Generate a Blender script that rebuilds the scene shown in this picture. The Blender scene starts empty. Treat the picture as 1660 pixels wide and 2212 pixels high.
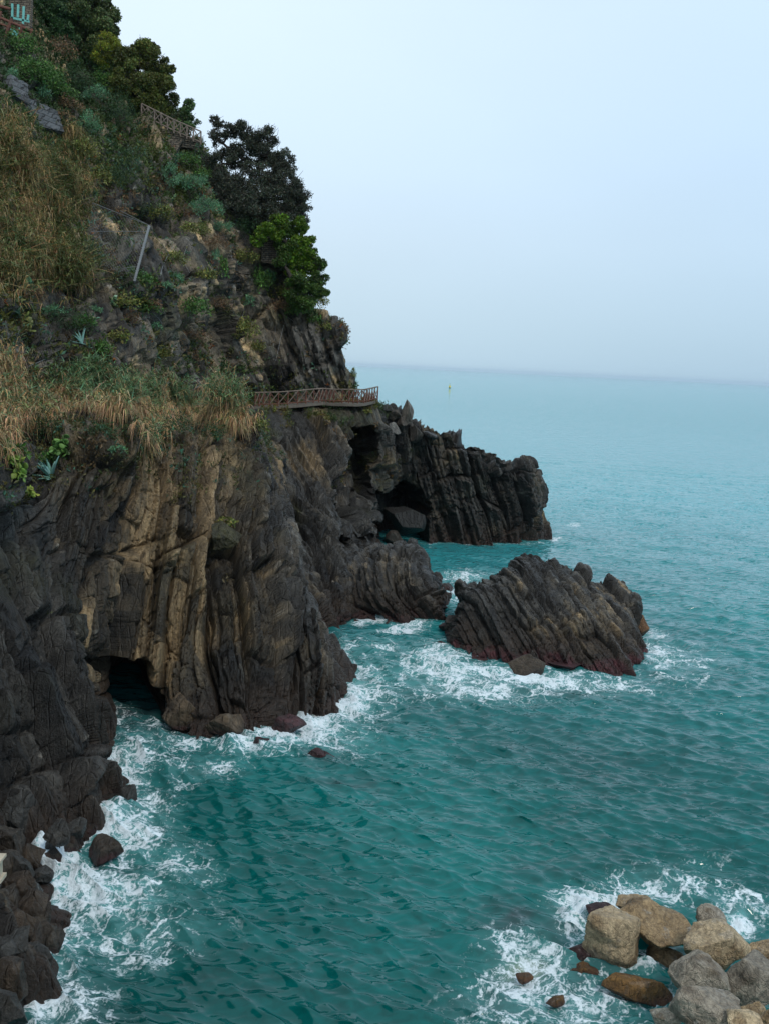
import bpy, math, random
import numpy as np
from mathutils import Matrix, Vector
from mathutils.bvhtree import BVHTree

# ------------------------------------------------------------------ camera, sky, sun, exposure
sc = bpy.context.scene
C = sc.collection
H = 15.0
PITCH = math.radians(90 - 8.3); ROLL = math.radians(2.73)
cam_d = bpy.data.cameras.new('camera'); cam = bpy.data.objects.new('camera', cam_d); C.objects.link(cam)
cam_d.sensor_fit = 'VERTICAL'; cam_d.sensor_height = 36; cam_d.lens = 35
cam_d.clip_start = 0.1; cam_d.clip_end = 60000
MC = Matrix.Rotation(PITCH, 4, 'X') @ Matrix.Rotation(ROLL, 4, 'Z')
cam.matrix_world = Matrix.Translation((0, 0, H)) @ MC
sc.camera = cam
MR = np.array(MC.to_3x3())

SUN_EL, SUN_AZ = math.radians(50), math.radians(152)   # azimuth the light comes from, clockwise from +Y
w = bpy.data.worlds.new('World'); sc.world = w; w.use_nodes = True
nt = w.node_tree; nt.nodes.clear()
def wn(t, **k):
    n = nt.nodes.new(t)
    for a, b in k.items(): setattr(n, a, b)
    return n
out = wn('ShaderNodeOutputWorld'); bg1 = wn('ShaderNodeBackground'); bg2 = wn('ShaderNodeBackground'); mx = wn('ShaderNodeMixShader')
sky = wn('ShaderNodeTexSky', sky_type='NISHITA', sun_disc=False, sun_elevation=SUN_EL, sun_rotation=SUN_AZ, air_density=1.0, dust_density=3.0, ozone_density=1.0)
nt.links.new(sky.outputs[0], bg1.inputs[0]); bg1.inputs[1].default_value = 0.08
# high overcast veil: pale, brightest up and to the left, bluer to the right, greyer at the horizon
tc = wn('ShaderNodeTexCoord'); sep = wn('ShaderNodeSeparateXYZ'); nt.links.new(tc.outputs['Generated'], sep.inputs[0])
rampz = wn('ShaderNodeValToRGB'); nt.links.new(sep.outputs['Z'], rampz.inputs[0])
e = rampz.color_ramp.elements
e[0].position = 0.0; e[0].color = (0.50, 0.655, 0.745, 1)
e[1].position = 0.36; e[1].color = (0.72, 0.86, 0.97, 1)
for p, c in ((0.03, (0.52, 0.675, 0.765, 1)), (0.12, (0.60, 0.745, 0.85, 1)), (0.22, (0.65, 0.80, 0.93, 1))):
    k = rampz.color_ramp.elements.new(p); k.color = c
ns = wn('ShaderNodeTexNoise'); ns.inputs['Scale'].default_value = 1.6; ns.inputs['Detail'].default_value = 4; ns.inputs['Roughness'].default_value = 0.45
mp = wn('ShaderNodeMapping'); mp.inputs['Scale'].default_value = (1, 1, 2.2)
nt.links.new(tc.outputs['Generated'], mp.inputs[0]); nt.links.new(mp.outputs[0], ns.inputs[0])
mr = wn('ShaderNodeMapRange'); mr.inputs[1].default_value = 0.3; mr.inputs[2].default_value = 0.7; mr.inputs[3].default_value = 0.95; mr.inputs[4].default_value = 1.05
nt.links.new(ns.outputs[0], mr.inputs[0])
side = wn('ShaderNodeMapRange'); nt.links.new(sep.outputs['X'], side.inputs[0])
side.inputs[1].default_value = -0.3; side.inputs[2].default_value = 0.4; side.inputs[3].default_value = 0.0; side.inputs[4].default_value = 1.0
tint = wn('ShaderNodeMix', data_type='RGBA'); tint.inputs['A'].default_value = (1.02, 1.0, 1.0, 1); tint.inputs['B'].default_value = (0.80, 0.865, 0.94, 1)
nt.links.new(side.outputs[0], tint.inputs['Factor'])
m1 = wn('ShaderNodeMix', data_type='RGBA', blend_type='MULTIPLY'); m1.inputs['Factor'].default_value = 1
nt.links.new(rampz.outputs[0], m1.inputs['A']); nt.links.new(tint.outputs['Result'], m1.inputs['B'])
m2 = wn('ShaderNodeVectorMath', operation='SCALE'); nt.links.new(m1.outputs['Result'], m2.inputs[0]); nt.links.new(mr.outputs[0], m2.inputs['Scale'])
nt.links.new(m2.outputs[0], bg2.inputs[0]); bg2.inputs[1].default_value = 1.22
mx.inputs[0].default_value = 0.9
nt.links.new(bg1.outputs[0], mx.inputs[1]); nt.links.new(bg2.outputs[0], mx.inputs[2]); nt.links.new(mx.outputs[0], out.inputs[0])

sd = bpy.data.lights.new('sun', 'SUN'); sun = bpy.data.objects.new('sun', sd); C.objects.link(sun)
sd.energy = 1.5; sd.angle = math.radians(12); sd.color = (1.0, 0.93, 0.83)
sv = Vector((math.sin(SUN_AZ) * math.cos(SUN_EL), math.cos(SUN_AZ) * math.cos(SUN_EL), math.sin(SUN_EL)))
sun.rotation_euler = sv.to_track_quat('Z', 'Y').to_euler()
vs = sc.view_settings; vs.view_transform = 'Standard'; vs.look = 'None'; vs.gamma = 1; vs.use_curve_mapping = False
vs.exposure = 0.0
sc.cycles.max_bounces = 6; sc.cycles.diffuse_bounces = 3; sc.cycles.glossy_bounces = 3; sc.cycles.transparent_max_bounces = 6
sc.cycles.caustics_reflective = False; sc.cycles.caustics_refractive = False

# ------------------------------------------------------------------ helpers
F = 35 / 36 * 2212.0
def ray(X, V):
    return MR @ np.array([(X - 830) / F, -(V - 1106) / F, -1.0])
def W(X, V, z=0.0):
    d = ray(X, V); return np.array([0, 0, H]) + d * ((z - H) / d[2])
def U(X, V, y):
    d = ray(X, V); return np.array([0, 0, H]) + d * (y / d[1])
def fdepth(p):                      # distance along the view axis
    q = np.asarray(p, float) - np.array([0, 0, H]); return -(q @ MR[:, 2])
def mpx(p): return fdepth(p) / F    # metres per picture unit at p
def proj(P):
    q = (P - np.array([0, 0, H])) @ MR
    z = np.maximum(-q[:, 2], 1e-3)
    return 830 + F * q[:, 0] / z, 1106 - F * q[:, 1] / z

def h3(ix, iy, iz, s=0):
    h = (ix.astype(np.int64) * 374761393 + iy.astype(np.int64) * 668265263 + iz.astype(np.int64) * 2147483647 + s * 974634777) & 0xffffffff
    h = ((h ^ (h >> 13)) * 1274126177) & 0xffffffff
    h = ((h ^ (h >> 16)) * 2246822519) & 0xffffffff
    h = h ^ (h >> 15)
    return (h & 0xffffff).astype(np.float32) / np.float32(0xffffff)
def noise(p, f=1.0, s=0):           # value noise in -1..1
    q = np.asarray(p) * f + 17.3
    i = np.floor(q).astype(np.int64); t = (q - i).astype(np.float32); t = t * t * t * (t * (t * 6 - 15) + 10)
    r = 0
    for a in (0, 1):
        for b in (0, 1):
            for c in (0, 1):
                wgt = (t[:, 0] if a else 1 - t[:, 0]) * (t[:, 1] if b else 1 - t[:, 1]) * (t[:, 2] if c else 1 - t[:, 2])
                r = r + wgt * h3(i[:, 0] + a, i[:, 1] + b, i[:, 2] + c, s)
    return r * 2 - 1
def fbm(p, f=1.0, o=4, s=0, g=0.5):
    r = 0; a = 1.0; n = 0
    for k in range(o):
        r = r + a * noise(p, f * 2.03 ** k, s + k * 7); n += a; a *= g
    return r / n
def sst(a, b, x):
    t = np.clip((x - a) / (b - a), 0, 1); return t * t * (3 - 2 * t)

def mesh(name, V_, F_, mat, col=None, attrs=None, smooth=True, parent=None, mats=None):
    V_ = np.ascontiguousarray(V_, dtype=np.float32); F_ = np.ascontiguousarray(F_, dtype=np.int32)
    me = bpy.data.meshes.new(name); n = F_.shape[1]
    me.vertices.add(len(V_)); me.vertices.foreach_set('co', V_.ravel())
    me.loops.add(F_.size); me.loops.foreach_set('vertex_index', F_.ravel())
    me.polygons.add(len(F_)); me.polygons.foreach_set('loop_start', np.arange(0, F_.size, n, dtype=np.int32))
    me.polygons.foreach_set('loop_total', np.full(len(F_), n, dtype=np.int32))
    me.polygons.foreach_set('use_smooth', np.full(len(F_), smooth, dtype=bool))
    me.update(calc_edges=True)
    if col is not None:
        a = me.color_attributes.new('Col', 'FLOAT_COLOR', 'POINT')
        c4 = np.ones((len(V_), 4), np.float32); c4[:, :3] = col; a.data.foreach_set('color', c4.ravel())
    for k, v in (attrs or {}).items():
        a = me.attributes.new(k, 'FLOAT', 'POINT'); a.data.foreach_set('value', np.ascontiguousarray(v, dtype=np.float32))
    me.materials.append(mat)
    o = bpy.data.objects.new(name, me); C.objects.link(o)
    if parent is not None: o.parent = parent
    return o
def tag(o, label=None, cat=None, group=None, kind=None):
    if label: o['label'] = label
    if cat: o['category'] = cat
    if group: o['group'] = group
    if kind: o['kind'] = kind
    return o
def empty(name, loc, rz=0.0):
    o = bpy.data.objects.new(name, None); C.objects.link(o); o.location = loc; o.rotation_euler = (0, 0, rz)
    o.empty_display_size = 0.3
    return o
def under(root, P): return np.asarray(P, float) - np.array(root.location)

# ------------------------------------------------------------------ materials
def newmat(name):
    m = bpy.data.materials.new(name); m.use_nodes = True; t = m.node_tree; t.nodes.clear()
    o = t.nodes.new('ShaderNodeOutputMaterial'); b = t.nodes.new('ShaderNodeBsdfPrincipled'); t.links.new(b.outputs[0], o.inputs[0])
    return m, t, b, o
def nd(t, ty, ins=None, **k):
    n = t.nodes.new(ty)
    for a, v in k.items(): setattr(n, a, v)
    for a, v in (ins or {}).items():
        if isinstance(v, bpy.types.NodeSocket): t.links.new(v, n.inputs[a])
        else: n.inputs[a].default_value = v
    return n
def rock_mat(name, stretch=(1, 1, 0.16), rot=(0, 0, 0), bump=0.9, scale=1.0, rough=0.5, contrast=0.75):
    m, t, b, o = newmat(name)
    at = nd(t, 'ShaderNodeAttribute', attribute_name='Col')
    geo = nd(t, 'ShaderNodeTexCoord')
    mp = nd(t, 'ShaderNodeMapping', {'Vector': geo.outputs['Object'], 'Rotation': rot, 'Scale': tuple(s * scale for s in stretch)})
    n1 = nd(t, 'ShaderNodeTexNoise', {'Vector': mp.outputs[0], 'Scale': 3.0, 'Detail': 8.0, 'Roughness': 0.68, 'Distortion': 0.4})
    n2 = nd(t, 'ShaderNodeTexNoise', {'Vector': geo.outputs['Object'], 'Scale': 9.0 * scale, 'Detail': 6.0, 'Roughness': 0.7})
    r1 = nd(t, 'ShaderNodeMapRange', {0: n1.outputs[0], 1: 0.3, 2: 0.7, 3: 1 - contrast, 4: 1 + contrast})
    r2 = nd(t, 'ShaderNodeMapRange', {0: n2.outputs[0], 1: 0.3, 2: 0.7, 3: 0.75, 4: 1.25})
    mu = nd(t, 'ShaderNodeMath', {0: r1.outputs[0], 1: r2.outputs[0]}, operation='MULTIPLY')
    sc_ = nd(t, 'ShaderNodeVectorMath', {0: at.outputs['Color'], 'Scale': mu.outputs[0]}, operation='SCALE')
    t.links.new(sc_.outputs[0], b.inputs['Base Color'])
    vor = nd(t, 'ShaderNodeTexVoronoi', {'Vector': mp.outputs[0], 'Scale': 2.2}, feature='DISTANCE_TO_EDGE')
    vr = nd(t, 'ShaderNodeMapRange', {0: vor.outputs[0], 1: 0.0, 2: 0.06, 3: 0.0, 4: 0.25})
    ad = nd(t, 'ShaderNodeMath', {0: n1.outputs[0], 1: vr.outputs[0]}, operation='ADD')
    ad2 = nd(t, 'ShaderNodeMath', {0: n2.outputs[0], 1: 0.5, 2: ad.outputs[0]}, operation='MULTIPLY_ADD')
    bp = nd(t, 'ShaderNodeBump', {'Strength': bump, 'Distance': 0.25, 'Height': ad2.outputs[0]})
    t.links.new(bp.outputs[0], b.inputs['Normal'])
    rr = nd(t, 'ShaderNodeMapRange', {0: n2.outputs[0], 1: 0.3, 2: 0.7, 3: rough - 0.2, 4: rough + 0.15})
    t.links.new(rr.outputs[0], b.inputs['Roughness'])
    b.inputs['Specular IOR Level'].default_value = 0.5
    return m
M_cliff = rock_mat('cliff_rock')
M_lean = rock_mat('leaning_strata_rock', rot=(0, math.radians(-22), 0))
M_bould = rock_mat('boulder_rock', stretch=(1, 1, 0.6), bump=0.8, scale=2.6, rough=0.65, contrast=0.55)
M_soil = rock_mat('hillside_soil', stretch=(1, 1, 0.5), bump=0.7, rough=0.8)
def leaf_mat(name, rough=0.5, trans=0.12):
    m, t, b, o = newmat(name)
    at = nd(t, 'ShaderNodeAttribute', attribute_name='Col')
    t.links.new(at.outputs['Color'], b.inputs['Base Color'])
    b.inputs['Roughness'].default_value = rough; b.inputs['Specular IOR Level'].default_value = 0.3
    tr = nd(t, 'ShaderNodeBsdfTranslucent', {'Color': at.outputs['Color']})
    mx = nd(t, 'ShaderNodeMixShader', {0: trans, 1: b.outputs[0], 2: tr.outputs[0]}); t.links.new(mx.outputs[0], o.inputs[0])
    return m
M_leaf = leaf_mat('leaf'); M_reed = leaf_mat('reed_leaf', 0.6, 0.2)
def plain(name, col, rough=0.7, metal=0.0, bump=0.0, nscale=8.0, var=0.25, stretch=(1, 1, 1)):
    m, t, b, o = newmat(name)
    geo = nd(t, 'ShaderNodeTexCoord'); mp = nd(t, 'ShaderNodeMapping', {'Vector': geo.outputs['Object'], 'Scale': stretch})
    n = nd(t, 'ShaderNodeTexNoise', {'Vector': mp.outputs[0], 'Scale': nscale, 'Detail': 6.0, 'Roughness': 0.65})
    r = nd(t, 'ShaderNodeMapRange', {0: n.outputs[0], 1: 0.3, 2: 0.7, 3: 1 - var, 4: 1 + var})
    s = nd(t, 'ShaderNodeVectorMath', {0: col, 'Scale': r.outputs[0]}, operation='SCALE')
    t.links.new(s.outputs[0], b.inputs['Base Color']); b.inputs['Roughness'].default_value = rough; b.inputs['Metallic'].default_value = metal
    if bump:
        bp = nd(t, 'ShaderNodeBump', {'Strength': bump, 'Distance': 0.03, 'Height': n.outputs[0]}); t.links.new(bp.outputs[0], b.inputs['Normal'])
    return m
M_wood = plain('weathered_wood', (0.115, 0.042, 0.026), 0.75, bump=0.4, nscale=5, var=0.5)
M_woodgrey = plain('grey_wood', (0.16, 0.125, 0.10), 0.8, bump=0.4, nscale=5, var=0.4)
M_bark = plain('bark', (0.035, 0.028, 0.022), 0.85, bump=0.6, nscale=6, var=0.4)
M_conc = plain('concrete', (0.115, 0.10, 0.082), 0.85, bump=0.5, nscale=4, var=0.3)
M_steel = plain('galvanised_steel', (0.26, 0.27, 0.28), 0.5, metal=0.4, var=0.15)
M_wire = plain('wire', (0.16, 0.165, 0.17), 0.6, metal=0.2, var=0.15)
M_yellow = plain('yellow_paint', (0.75, 0.62, 0.08), 0.5, var=0.1)
M_dark = plain('dark_paint', (0.05, 0.06, 0.04), 0.6, var=0.1)
M_turq = plain('turquoise_paint', (0.14, 0.42, 0.38), 0.6, var=0.2)
def stone_wall_mat(name, col, bw=0.45, bh=0.16):
    m, t, b, o = newmat(name)
    geo = nd(t, 'ShaderNodeTexCoord')
    ns = nd(t, 'ShaderNodeTexNoise', {'Vector': geo.outputs['Object'], 'Scale': 2.0, 'Detail': 3.0})
    av = nd(t, 'ShaderNodeVectorMath', {0: ns.outputs['Color'], 'Scale': 0.18}, operation='SCALE')
    ad = nd(t, 'ShaderNodeVectorMath', {0: geo.outputs['Object'], 1: av.outputs[0]}, operation='ADD')
    mp = nd(t, 'ShaderNodeMapping', {'Vector': ad.outputs[0], 'Rotation': (math.radians(90), 0, 0)})
    br = nd(t, 'ShaderNodeTexBrick', {'Vector': mp.outputs[0], 'Color1': tuple(c * 0.6 for c in col) + (1,), 'Color2': tuple(c * 1.3 for c in col) + (1,), 'Mortar': tuple(c * 0.15 for c in col) + (1,),
        'Scale': 1.0, 'Mortar Size': 0.03, 'Mortar Smooth': 0.4, 'Brick Width': bw, 'Row Height': bh})
    t.links.new(br.outputs['Color'], b.inputs['Base Color']); b.inputs['Roughness'].default_value = 0.85
    bp = nd(t, 'ShaderNodeBump', {'Strength': 0.8, 'Distance': 0.06, 'Height': br.outputs['Fac']}, invert=True); t.links.new(bp.outputs[0], b.inputs['Normal'])
    return m
M_wall = stone_wall_mat('dry_stone', (0.12, 0.098, 0.070))
M_slate = stone_wall_mat('grey_facing_stone', (0.065, 0.070, 0.074), 0.5, 0.42)

# ------------------------------------------------------------------ nets: control grids in space, interpolated and displaced
def cr(P, n):                       # Catmull-Rom along axis 0, n samples, arc-length spaced
    P = np.asarray(P, float); k = len(P)
    seg = np.linalg.norm(np.diff(P, axis=0), axis=-1).reshape(k - 1, -1).mean(1)
    cum = np.concatenate([[0], np.cumsum(seg)]); s = np.linspace(0, cum[-1], n)
    i = np.clip(np.searchsorted(cum, s, side='right') - 1, 0, k - 2); t = (s - cum[i]) / seg[i]
    E = np.concatenate([[2 * P[0] - P[1]], P, [2 * P[-1] - P[-2]]])
    t = t.reshape((-1,) + (1,) * (P.ndim - 1))
    a, b, c, d = E[i], E[i + 1], E[i + 2], E[i + 3]
    return 0.5 * (2 * b + (c - a) * t + (2 * a - 5 * b + 4 * c - d) * t * t + (3 * b - a - 3 * c + d) * t ** 3)
def net(cols, step_u, step_v):
    G = np.array(cols, float)                                    # (cols, rows, 3)
    lu = np.linalg.norm(np.diff(G, axis=0), axis=-1).mean(1).sum(); lv = np.linalg.norm(np.diff(G, axis=1), axis=-1).mean(0).sum()
    A = cr(G, int(lu / step_u) + 2); B = cr(A.transpose(1, 0, 2), int(lv / step_v) + 2).transpose(1, 0, 2)
    return B
def normals(G):
    du = np.gradient(G, axis=0); dv = np.gradient(G, axis=1)
    n = np.cross(du, dv); n /= np.maximum(np.linalg.norm(n, axis=-1, keepdims=True), 1e-9); return n
def blur(A, k):
    for ax in (0, 1):
        P = np.pad(A, [(k, k) if a == ax else (0, 0) for a in range(A.ndim)], mode='edge')
        S = np.cumsum(P, axis=ax); S = np.concatenate([np.zeros_like(np.take(S, [0], ax)), S], axis=ax)
        n = A.shape[ax]
        A = (np.take(S, range(2 * k + 1, 2 * k + 1 + n), ax) - np.take(S, range(0, n), ax)) / (2 * k + 1)
    return A
def grid_faces(nu, nv):
    i = np.arange(nu - 1)[:, None] * nv + np.arange(nv - 1)[None, :]
    i = i.ravel(); return np.stack([i, i + nv, i + nv + 1, i + 1], 1)

def strata(p, b, scales, fold=1.0, s=0, dip=None):
    b = np.array(b, float); b /= np.linalg.norm(b)
    tv = np.array([0, 0, 1.0]) - b * b[2]; tv /= np.linalg.norm(tv)
    q = p.astype(np.float32)
    u = q @ b + fold * (1.3 * noise(q, 0.11, s) + 0.30 * noise(q, 0.33, s + 1))
    if dip is not None: u = u + dip(q)
    v = q @ tv + 0.8 * noise(q, 0.25, s + 3)
    D = np.zeros(len(q), np.float32); T = np.zeros(len(q), np.float32)
    for k, (wd, hh, a) in enumerate(scales):
        z0 = np.zeros((len(q), 3), np.float32); z0[:, 0] = u / wd * 0.6
        uu = u / wd + 1.0 * noise(z0, 1.0, s + 20 + k) + (0.12 * noise(q, 0.9 / wd, s + 90 + k) if wd > .3 else 0)
        i = np.floor(uu); f = uu - i
        vv = v / hh + h3(i, i * 0, i * 0, s + k) * 9 + 0.25 * noise(q, 1.2 / hh, s + 31 + k) + 0.25 * f * (h3(i, i * 0 + 5, i * 0, s + k) - 0.5)
        j = np.floor(vv); g = vv - j
        r = h3(i, j, i * 0 + k, s + 40)
        D += a * (r - 0.5) * 1.7
        D -= a * 0.85 * np.exp(-(np.minimum(f, 1 - f) / 0.05) ** 2)
        D -= a * 0.6 * np.exp(-(np.minimum(g, 1 - g) * hh / (0.06 * wd + 0.02)) ** 2)
        D += 0
        D += a * 1.5 * (g - 0.5) * (h3(i, j, i * 0 + k, s + 41) - 0.5)        # tilted block faces
        D += a * 1.7 * (f - 0.5) * (h3(i, j, i * 0 + k, s + 43) - 0.5)
        T += (h3(i, j, i * 0 + k, s + 50) - 0.5) * (0.9 if k < 3 else 0.4)
    e3 = np.cross(b, tv); ww = q @ e3
    for k, (wd, hh, a) in enumerate(((1.2, 3.8, 0.28), (0.45, 1.6, 0.13))):     # joint-bounded chips with plane faces
        wd *= scales[0][0] / 2.4; hh *= scales[0][0] / 2.4; a *= scales[0][2] / 0.75
        c3 = np.stack([u / wd, v / hh, ww / (1.5 * wd)], 1)
        i0 = np.floor(c3 - 0.5).astype(np.int64); best = np.full(len(q), 1e9, np.float32); val = np.zeros(len(q), np.float32); tn = np.zeros(len(q), np.float32); sec = best.copy()
        for da in (0, 1):
            for db in (0, 1):
                for dc in (0, 1):
                    ia, ib, ic = i0[:, 0] + da, i0[:, 1] + db, i0[:, 2] + dc
                    ox = c3[:, 0] - ia - 0.5 - 0.7 * (h3(ia, ib, ic, s + 70 + k) - .5); oy = c3[:, 1] - ib - 0.5 - 0.7 * (h3(ia, ib, ic, s + 72 + k) - .5); oz = c3[:, 2] - ic - 0.5 - 0.7 * (h3(ia, ib, ic, s + 74 + k) - .5)
                    d_ = ox * ox + oy * oy + oz * oz
                    vv_ = (h3(ia, ib, ic, s + 76) - .5) + ox * 1.6 * (h3(ia, ib, ic, s + 77) - .5) + oy * 1.6 * (h3(ia, ib, ic, s + 78) - .5) + oz * 1.6 * (h3(ia, ib, ic, s + 79) - .5)
                    m_ = d_ < best; sec = np.where(m_, best, np.minimum(sec, d_)); val = np.where(m_, vv_, val); tn = np.where(m_, h3(ia, ib, ic, s + 80) - .5, tn); best = np.where(m_, d_, best)
        D += a * val - a * 0.35 * np.exp(-((np.sqrt(sec) - np.sqrt(best)) / 0.07) ** 2)
        T += 0.6 * tn
    return D - np.float32(D.mean()), T

DARK = np.array([0.035, 0.030, 0.0235]); GREYB = np.array([0.044, 0.0425, 0.038]); BROWN = np.array([0.068, 0.052, 0.031]); OCHRE = np.array([0.135, 0.095, 0.050])
MOSS = np.array([0.036, 0.040, 0.010]); ALGAE = np.array([0.065, 0.017, 0.021]); WETB = np.array([0.026, 0.017, 0.011]); PALE = np.array([0.36, 0.33, 0.28])
def mixc(c, d, f): return c * (1 - f[:, None]) + np.asarray(d) * f[:, None]
def rock_colour(p, T, warm, s=0, algae=0.55, moss=0.25, n=None):
    c = np.tile(DARK * 0.7, (len(p), 1))
    c = mixc(c, GREYB, np.clip(0.5 + T * 1.1, 0, 1) * 0.8)
    wn_ = np.clip(warm + 0.55 * fbm(p, 0.18, 3, s + 5) + 0.25 * T, 0, 1)
    c = mixc(c, BROWN, sst(0.25, 0.65, wn_)); c = mixc(c, OCHRE, sst(0.7, 1.05, wn_ + 0.25 * T))
    sp = sst(0.52, 0.75, fbm(p, 2.2, 3, s + 9)); c = mixc(c, PALE, sp * 0.35)
    c = c * (1.0 + 0.8 * np.clip(T, -1.2, 1.6))[:, None]
    m = sst(0.05, 0.5, fbm(p, 0.35, 4, s + 11)) * sst(2.5, 6, p[:, 2]) * moss
    if n is not None: m = m * (0.4 + 1.2 * np.clip(n[:, 2], 0, 1))
    c = mixc(c, MOSS, np.clip(m, 0, 1))
    z = p[:, 2] + 0.5 * fbm(p, 0.8, 3, s + 13)
    c = mixc(c, WETB, 1 - sst(0.5, 2.2, z))
    c = mixc(c, ALGAE, (1 - sst(0.15, 0.5, z + 0.35 * fbm(p, 1.6, 3, s + 15))) * algae * (0.55 + 0.45 * sst(-.3, .2, fbm(p, 3.0, 3, s + 16))))
    return np.clip(c, 0.004, 0.9)

def rough_net(name, cols, su, sv, b, scales, mat, warm=0.3, fold=1.0, s=0, carve=(), amp=1.0, lump=0.32, algae=0.55, moss=0.25, warmf=None, fade=None, bias=0.0, gain=1.0, dip=None):
    G = net(cols, su, sv); nu, nv = G.shape[:2]
    N = normals(blur(G, 6))
    P = G.reshape(-1, 3); Nf = N.reshape(-1, 3)
    for (cx, cz, rx, rz, depth, dirv, pw) in carve:              # (x, z, radii, depth, direction, sharpness)
        e_ = ((P[:, 0] - cx) / rx) ** 2 + ((np.maximum(P[:, 2], -9) - cz) / rz) ** 2 + 0.35 * noise(P, 0.9, s + 77) + 0.15 * noise(P, 2.5, s + 78)
        k_ = (1 - sst(1 - pw, 1.0, e_)) * sst(37.8, 39.2, P[:, 1]); P = P + k_[:, None] * np.array(dirv) * depth
    D, T = strata(P, b, scales, fold, s, dip)
    L = fbm(P, 0.22, 3, s + 60) * lump
    D = 0.72 * D + 0.28 * blur(D.reshape(nu, nv), 1).ravel()
    D = D * amp + L + 0.06 * fbm(P, 2.2, 4, s + 61, 0.65) + bias
    if fade is not None: D = D * fade(P)
    P2 = P + Nf * D[:, None]
    wv = warm if warmf is None else warmf(P2)
    N2 = normals(P2.reshape(nu, nv, 3)).reshape(-1, 3)
    col = rock_colour(P2, T, wv, s, algae, moss, N2)
    o = mesh(name, P2, grid_faces(nu, nv), mat, np.clip(col * gain, 0.004, .8), smooth=False)
    return o, P2.reshape(nu, nv, 3), N2.reshape(nu, nv, 3)

def col_(base, *pts, back=((0, 2.5, -0.1), (0, 7.0, -0.3))):
    b = W(*base) if len(base) == 2 else np.array(base, float)
    L = [b + np.array([0, -0.3, -2.5]) + 0, b]
    for p in pts: L.append(U(*p))
    for k in back: L.append(L[-1] + np.array(k, float)) if False else L.append(U(*pts[-1]) + np.array(k, float))
    return L
def colw(pts, back=((0, 2.5, -0.1), (0, 7.0, -0.3))):
    L = [np.array(pts[0], float) + np.array([0, -0.3, -2.5])] + [np.array(p, float) for p in pts]
    for k in back: L.append(np.array(pts[-1], float) + np.array(k, float))
    return L
SC = [(2.4, 9.0, 0.75), (1.0, 5.0, 0.50), (0.42, 3.0, 0.30), (0.17, 1.6, 0.10)]

# near cliff: the left wall, the sea cave and the buttress
lb = ((-2.0, 1.5, 0.1), (-6.0, 6.0, 0.4)); fb = ((-0.5, 3.0, 0.0), (-1.0, 9.0, 0.3))
near = [
 colw([(-8.5, 8, 0), (-10.5, 8, 3.5), (-12, 8, 8), (-13.5, 8, 11)], lb),
 colw([(-9.0, 15, 0), (-10.8, 15, 3.5), (-12.5, 15, 8), (-14, 15, 11)], lb),
 colw([(-8.6, 21.4, 0), (-9.6, 21.8, 1.6), (-12.0, 22.5, 6.5), (-14, 23.5, 11.3)], lb),
 colw([(-9.1, 25.0, 0), (-10.0, 25.5, 1.5), (-12.4, 27, 6), (-14.3, 28, 11.2)], lb),
 colw([(-9.8, 27.7, 0), (-10.6, 28.3, 1.6), (-13.0, 30.0, 6), (-14.6, 32, 11)], lb),
 colw([(-9.5, 30.4, 0), (-10.3, 31.2, 1.8), (-12.8, 33.2, 6.5), (-14.4, 35, 10.8)], lb),
 col_((195, 1660), (190, 1420, 35.6), (125, 1220, 37.6), (85, 1085, 38.5), back=lb),
 col_((222, 1590), (212, 1420, 37.9), (205, 1200, 39.3), (190, 1010, 41), back=lb),
 colw([(-11.2, 40.2, 0), tuple(U(250, 1430, 40.3)), tuple(U(290, 1200, 42)), tuple(U(290, 970, 43.5))], fb),
 col_((345, 1545), (365, 1420, 41), (390, 1200, 43), (385, 965, 45.5), back=fb),
 col_((440, 1570), (450, 1440, 40.6), (475, 1210, 44), (470, 955, 48), back=fb),
 col_((530, 1580), (545, 1440, 40.8), (560, 1220, 45), (530, 955, 52), back=fb),
 col_((620, 1540), (625, 1410, 42.8), (600, 1220, 47), (565, 1000, 56), back=fb),
 col_((735, 1522), (690, 1390, 43.8), (630, 1250, 48.5), (590, 1080, 57), back=fb),
 col_((725, 1460), (675, 1365, 49), (620, 1240, 53), (580, 1110, 60), back=fb),
 colw([(-4.5, 54, 0), (-5, 55, 3), (-6.5, 57, 6), (-9, 62, 9)], fb),
]
def warm_near(P):
    X, V = proj(P)
    return 0.12 + 0.55 * np.exp(-((P[:, 0] + 8.6) / 3.4) ** 2) * sst(34, 40, P[:, 1]) + 0.15 * sst(38, 43, P[:, 1])
cliff, CG, CN = rough_net('sea_cliff', near, 0.055, 0.055, (0.85, 0.52, 0.0), SC, M_cliff, dip=lambda q: q[:, 2] * (0.26 - 0.50 * sst(32.0, 44.0, q[:, 1])).astype(np.float32), fold=0.4, s=3,
    carve=[(-10.9, 0.35, 2.25, 2.2, 7.0, (-0.35, 1, 0), 0.35)], warmf=warm_near, amp=1.0, algae=0.1, bias=0.3)
tag(cliff, kind='structure')

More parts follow.
